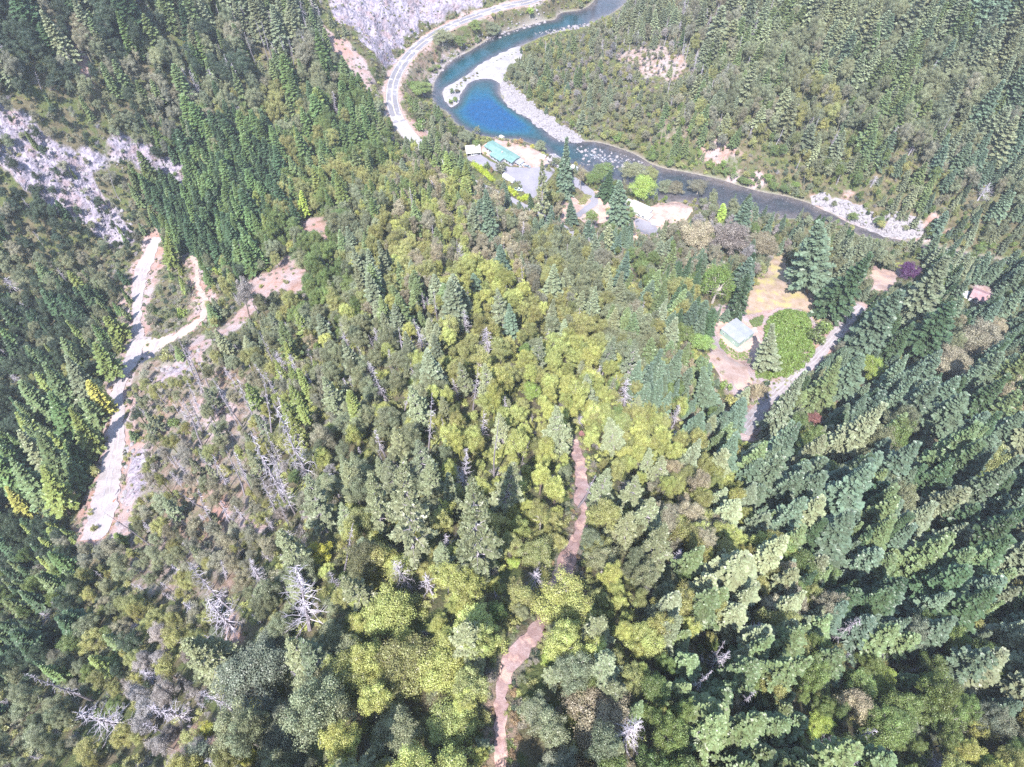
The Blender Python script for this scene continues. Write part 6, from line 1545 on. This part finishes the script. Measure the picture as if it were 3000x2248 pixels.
def trailer(label, px, yaw, L_, W, h, z):
    c_ = onplane(px[0], px[1], z + 1.8); t = bld('travel_trailer', label, 'trailer', c_, yaw, gz(*c_) + .1); m = MB()
    n = 9; pr = [(W/2 * math.cos(a_), h * .55 + (h * .45) * math.sin(a_)) for a_ in np.linspace(0, math.pi, n)]; pr = [(W/2, .55)] + pr + [(-W/2, .55)]
    V = []; k = len(pr)
    for x, s in ((-L_/2, .82), (-L_/2 + .5, 1), (L_/2 - .5, 1), (L_/2, .82)): V += [(x, p[0] * s, .55 + (p[1] - .55) * s) for p in pr]
    F_ = [tuple(range(k)), tuple(range(4*k - 1, 3*k - 1, -1))] + [(r*k + i, r*k + (i+1) % k, (r+1)*k + (i+1) % k, (r+1)*k + i) for r in range(3) for i in range(k)]
    m.add(V, F_); m.build('body', paint_mat('trailer_white', (.45, .45, .48)), t)
    for x in (-L_ * .3, 0.2, L_ * .3): opening(t, x, -W/2 - .01, 1.25, 1.0, .6, 'y', -1)
    opening(t, L_/2 + .01, 0, 1.3, 1.1, .7, 'x', 1); d = opening(t, -L_ * .12, -W/2 - .01, .6, .75, 1.75, 'y', -1, 'door', M_door)
    for y in (-W/2 + .15, W/2 - .15):
        for x in (-.5, .45): wheel(t, x, y, .36, .22)
    m = MB(); m.tube((L_/2 - .2, -.5, .62), (L_/2 + 1.2, 0, .6), .05, .05, 6); m.tube((L_/2 - .2, .5, .62), (L_/2 + 1.2, 0, .6), .05, .05, 6); m.build('hitch', M_trim, t)
    m = MB(); m.box(-1.2, -.4, -.35, .35, h + .001, h + .22); m.build('air_conditioner', M_whitetrim, t)
trailer('long white travel trailer parked above the yellow-green hedge', (1490, 521), ang, 9.6, 3.0, 3.2, YARD_Z)
trailer('short white camper at the lower right of the mobile home', (1923, 652), a6 + .3, 6.0, 3.2, 2.9, YARD2_Z)

# ------------------------------------------------------------------ hedges and the bramble mound
def leafmass(name, label, cat, pts, tint, size, leaves=90):
    """pts: (x, y, z, clump radius)"""
    r = np.random.default_rng(len(pts)); c0 = np.array(pts).mean(0)[:3]; c = NP()
    for x, y, z, rc in pts:
        m = int(leaves * r.uniform(.8, 1.2)); o = unit(r.normal(0, 1, (m, 3)) + np.array([0, 0, .6])); P = np.array([x, y, z]) - c0 + o * (rc * r.uniform(.7, 1.05, m))[:, None]
        nn = unit(o + r.normal(0, .5, (m, 3))); D = unit(np.cross(nn, r.normal(0, 1, (m, 3)))); ln = size * r.uniform(.7, 1.4, m)
        c.add(*kites(P, D, ln, ln * .42, unit(np.cross(D, nn)), np.clip(.5 + r.normal(0, .12) + r.normal(0, .17, m), 0, 1)))
    o = link(name, c.mesh(name, (M_leaf, M_leaf)), loc=tuple(c0)); o['tint'] = tuple(float(a) for a in tint); tag(o, label, cat); return o
def hedge(label, path, wid, hgt, tint):
    D = densify([tuple(hit(*p, dz=hgt * .6)[:2]) for p in path], .8); pts = []
    for x, y in D:
        for k in range(3): pts.append((x + random.gauss(0, wid * .3), y + random.gauss(0, wid * .3), gz(x, y) + hgt * random.uniform(.35, .75), wid * random.uniform(.32, .48)))
    leafmass('hedge', label, 'hedge', pts, tint, .34, 70)
hedge('long yellow-green hedge below the paved yard', [(1384, 478), (1400, 490), (1420, 507), (1440, 526)], 3.4, 2.6, (.30, .36, .03))
hedge('yellow-green hedge section right of the small blue fir', [(1521, 583), (1534, 582), (1544, 572)], 3.0, 2.4, (.30, .36, .03))
hedge('short yellow-green hedge section left of the small blue fir', [(1488, 550), (1498, 560), (1510, 570)], 3.0, 2.2, (.32, .37, .03))
MP = [tuple(hit(u, v)[:2]) for u, v in [(2232,975),(2255,932),(2300,908),(2362,920),(2380,965),(2376,1010),(2384,1035),(2350,1080),(2300,1108),(2250,1112),(2236,1060),(2240,1010)]]
xs = [p[0] for p in MP]; ys = [p[1] for p in MP]; pts = []
for _ in range(2600):
    x, y = random.uniform(min(xs), max(xs)), random.uniform(min(ys), max(ys))
    if inpoly([x], [y], MP)[0]:
        d = float(segdist([x], [y], MP)[0]); hh = min(4.2, .5 + d * .75) + float(fbm([x], [y], 5, 61, 2)[0]) * .6
        pts.append((x, y, gz(x, y) + hh * random.uniform(.72, .95), random.uniform(.7, 1.25)))
leafmass('bramble_mound', 'wide mound of green brambles right of the pale steel shed', 'bramble mound', pts[:1100], (.135, .195, .042), .42, 60)

G_ = []
for px, tn in [([(2108,990),(2130,1012),(2160,1036),(2195,1030),(2196,1052),(2165,1058),(2130,1040),(2105,1010)], 'bramble'), ([(2190,1125),(2290,1112),(2345,1085),(2380,1040),(2330,1110),(2260,1160),(2215,1190),(2195,1160)], 'olive'), ([(2210,1060),(2245,1050),(2250,1110),(2215,1110)], 'bramble'), ([(2195,940),(2235,925),(2230,955),(2205,960)], 'green'), ([(2020,1010),(2070,1050),(2080,1110),(2040,1090)], 'yg'), ([(1690,600),(1712,570),(1735,575),(1712,600)], 'olive'), ([(2560,780),(2640,770),(2680,775),(2600,790)], 'yg')]:
    P = wpoly(px); xs = [p[0] for p in P]; ys = [p[1] for p in P]
    for _ in range(420):
        x, y = random.uniform(min(xs), max(xs)), random.uniform(min(ys), max(ys))
        if inpoly([x], [y], P)[0]: c = T_[tn]; j = random.uniform(.75, 1.15); G_.append(('shrub', random.randrange(5), x, y, gz(x, y) - .1, random.uniform(.25, .6), random.uniform(.15, .4), random.random() * 6.28, 0, 0, tuple(a * j for a in c)))
mass('grass_tufts', G_, 'low green grass and weed tufts round the shed and clearings', 'grass')
# ------------------------------------------------------------------ stones, logs, posts
def rock_np(seed):
    r = np.random.default_rng(seed); n, k = 8, 10; V = []
    ax = unit(r.normal(0, 1, (9, 3))); cut = r.uniform(.72, .95, 9)
    for i in range(n + 1):
        th = math.pi * i / n
        for j in range(k):
            ph = 2 * math.pi * j / k; p = np.array([math.sin(th) * math.cos(ph), math.sin(th) * math.sin(ph), math.cos(th)])
            s = 1.0
            for a_, c_ in zip(ax, cut):
                d_ = p @ a_
                if d_ > 0: s = min(s, c_ / d_)
            V.append(p * s * np.array([1, .8, .62]))
    i = np.arange(n)[:, None] * k; j = np.arange(k)[None]; q = np.stack([i + j, i + (j + 1) % k, i + k + (j + 1) % k, i + k + j], -1).reshape(-1, 4)
    return np.array(V), q
for s in range(4):
    V, q = rock_np(s); a = NP(); a.add(V, q, .5); b = NP(); b.add(V * .2, q, .5)
    PROTO.setdefault('rock', []).append((a.mesh('rock_a', (M_stone,)), b.mesh('rock_b', (M_stone,)), 1., 1.))
def stones(polys, n, lo, hi, plane=None):
    out = []
    for px, k in polys:
        P = [onplane(u, v, plane) if plane is not None else tuple(hit(u, v)[:2]) for u, v in px]; xs = [p[0] for p in P]; ys = [p[1] for p in P]; c_ = 0; tries = 0
        while c_ < k * n and tries < 20 * k * n:
            tries += 1; x, y = random.uniform(min(xs), max(xs)), random.uniform(min(ys), max(ys))
            if not inpoly([x], [y], P)[0]: continue
            c_ += 1; s = lo + (hi - lo) * random.random() ** 3
            out.append(('rock', random.randrange(4), x, y, max(gz(x, y), -.1) + s * .12, s, s, random.random() * 6.28, random.gauss(0, .3), random.gauss(0, .3), (.4, .4, .4)))
    return out
BNKP = [(1466,243),(1466,275),(1477,298),(1517,330),(1562,357),(1603,388),(1635,411),(1680,420),(1710,416),(1700,396),(1668,378),(1630,355),(1572,316),(1545,288),(1505,248),(1475,226)]
R_ = stones([(BNKP, 2.0), ([(1270,240),(1320,180),(1410,130),(1530,85),(1600,66),(1600,52),(1520,70),(1400,115),(1310,165),(1262,225)], .8), ([(2490,648),(2545,668),(2600,692),(2660,702),(2700,690),(2650,668),(2570,650),(2510,625),(2440,598),(2376,578),(2376,592),(2436,618)], 1.2), ([(1690,425),(1840,452),(1900,480),(1880,500),(1760,490),(1700,480)], .45), ([(1560,95),(1760,60),(1740,85),(1600,110)], .5)], 260, .35, 1.7, 0.5)
R_ += stones([([(0,290),(95,350),(170,440),(250,500),(330,580),(385,650),(400,700),(340,725),(250,660),(150,600),(90,560),(40,500),(0,470)], 1.6), ([(965,-10),(1400,-10),(1290,45),(1180,125),(1110,190),(1085,140),(1030,70)], 1.0), ([(300,480),(420,440),(520,480),(560,560),(450,520)], .6), ([(360,1300),(440,1290),(440,1380),(380,1540),(340,1540)], .5), ([(440,1080),(560,1060),(600,1000),(560,1100)], .3)], 170, .3, 1.5)
mass('boulders', R_, 'pale boulders lying on the river banks and rock slopes', 'boulders')
def log(label, p, q, r, mat=M_dead, name='fallen_log'):
    a, b = hit(*p), hit(*q); t = empty(name, tuple(a + [0, 0, r])); tag(t, label, 'log'); e = Vector(b - a) + Vector((0, 0, 0))
    m = MB(); e2 = e * .5 + Vector((r * .4, r * .3, r * .2)); m.tube((0, 0, 0), e2, r, r * .85, 9); m.tube(e2, e, r * .85, r * .6, 9); m.build('trunk', mat, t)
    for k in (.35, .6, .8): m = MB(); o = e * k; m.tube(o, o + Vector((random.gauss(0, 1), random.gauss(0, 1), random.uniform(.5, 1.3))), r * .22, r * .1, 5); m.build('branch_stub', mat, t)
log('pale fallen log beside the lower dirt road', (336, 1452), (347, 1436), .5)
log('reddish fallen log at the lower dirt road', (331, 1472), (341, 1461), .22, M_redbark)
log('dark fallen trunk above the centre right', (1797, 1012), (1835, 998), .4, M_deadtrunk)
log('long pale trunk lying in the shaded left ravine', (15, 1232), (102, 1248), .35)
log('pale fallen trunk at the right of the trail', (1912, 1545), (1948, 1505), .35)
log('grey fallen log on the upper sparse slope', (1000, 715), (1012, 690), .25)
p = hit(367, 1066); t = empty('marker_post', tuple(p)); tag(t, 'small white marker post at the shaded road edge below the dark car', 'marker post')
m = MB(); m.tube((0, 0, -.3), (0, 0, 1.5), .12, .1, 8); m.build('post', M_whitetrim, t); m = MB(); m.box(-.45, .45, -.06, .06, 1.1, 1.8); m.build('panel', M_whitetrim, t)

# ------------------------------------------------------------------ the air
hz = MB(); hz.box(-4200, 4200, -4200, 4200, -40, CAM_H + 250)
ho = hz.build('haze', None); ho.data.materials.clear()
m, nt, out = new_mat('haze_air'); pv = nt.nodes.new('ShaderNodeVolumePrincipled')
pv.inputs['Color'].default_value = (0.86, 0.90, 1.0, 1); pv.inputs['Density'].default_value = HAZE; pv.inputs['Anisotropy'].default_value = 0.2
L(nt, pv.outputs[0], out.inputs['Volume']); ho.data.materials.append(m); tag(ho, 'thin pale summer haze over the valley', 'haze', kind='stuff')
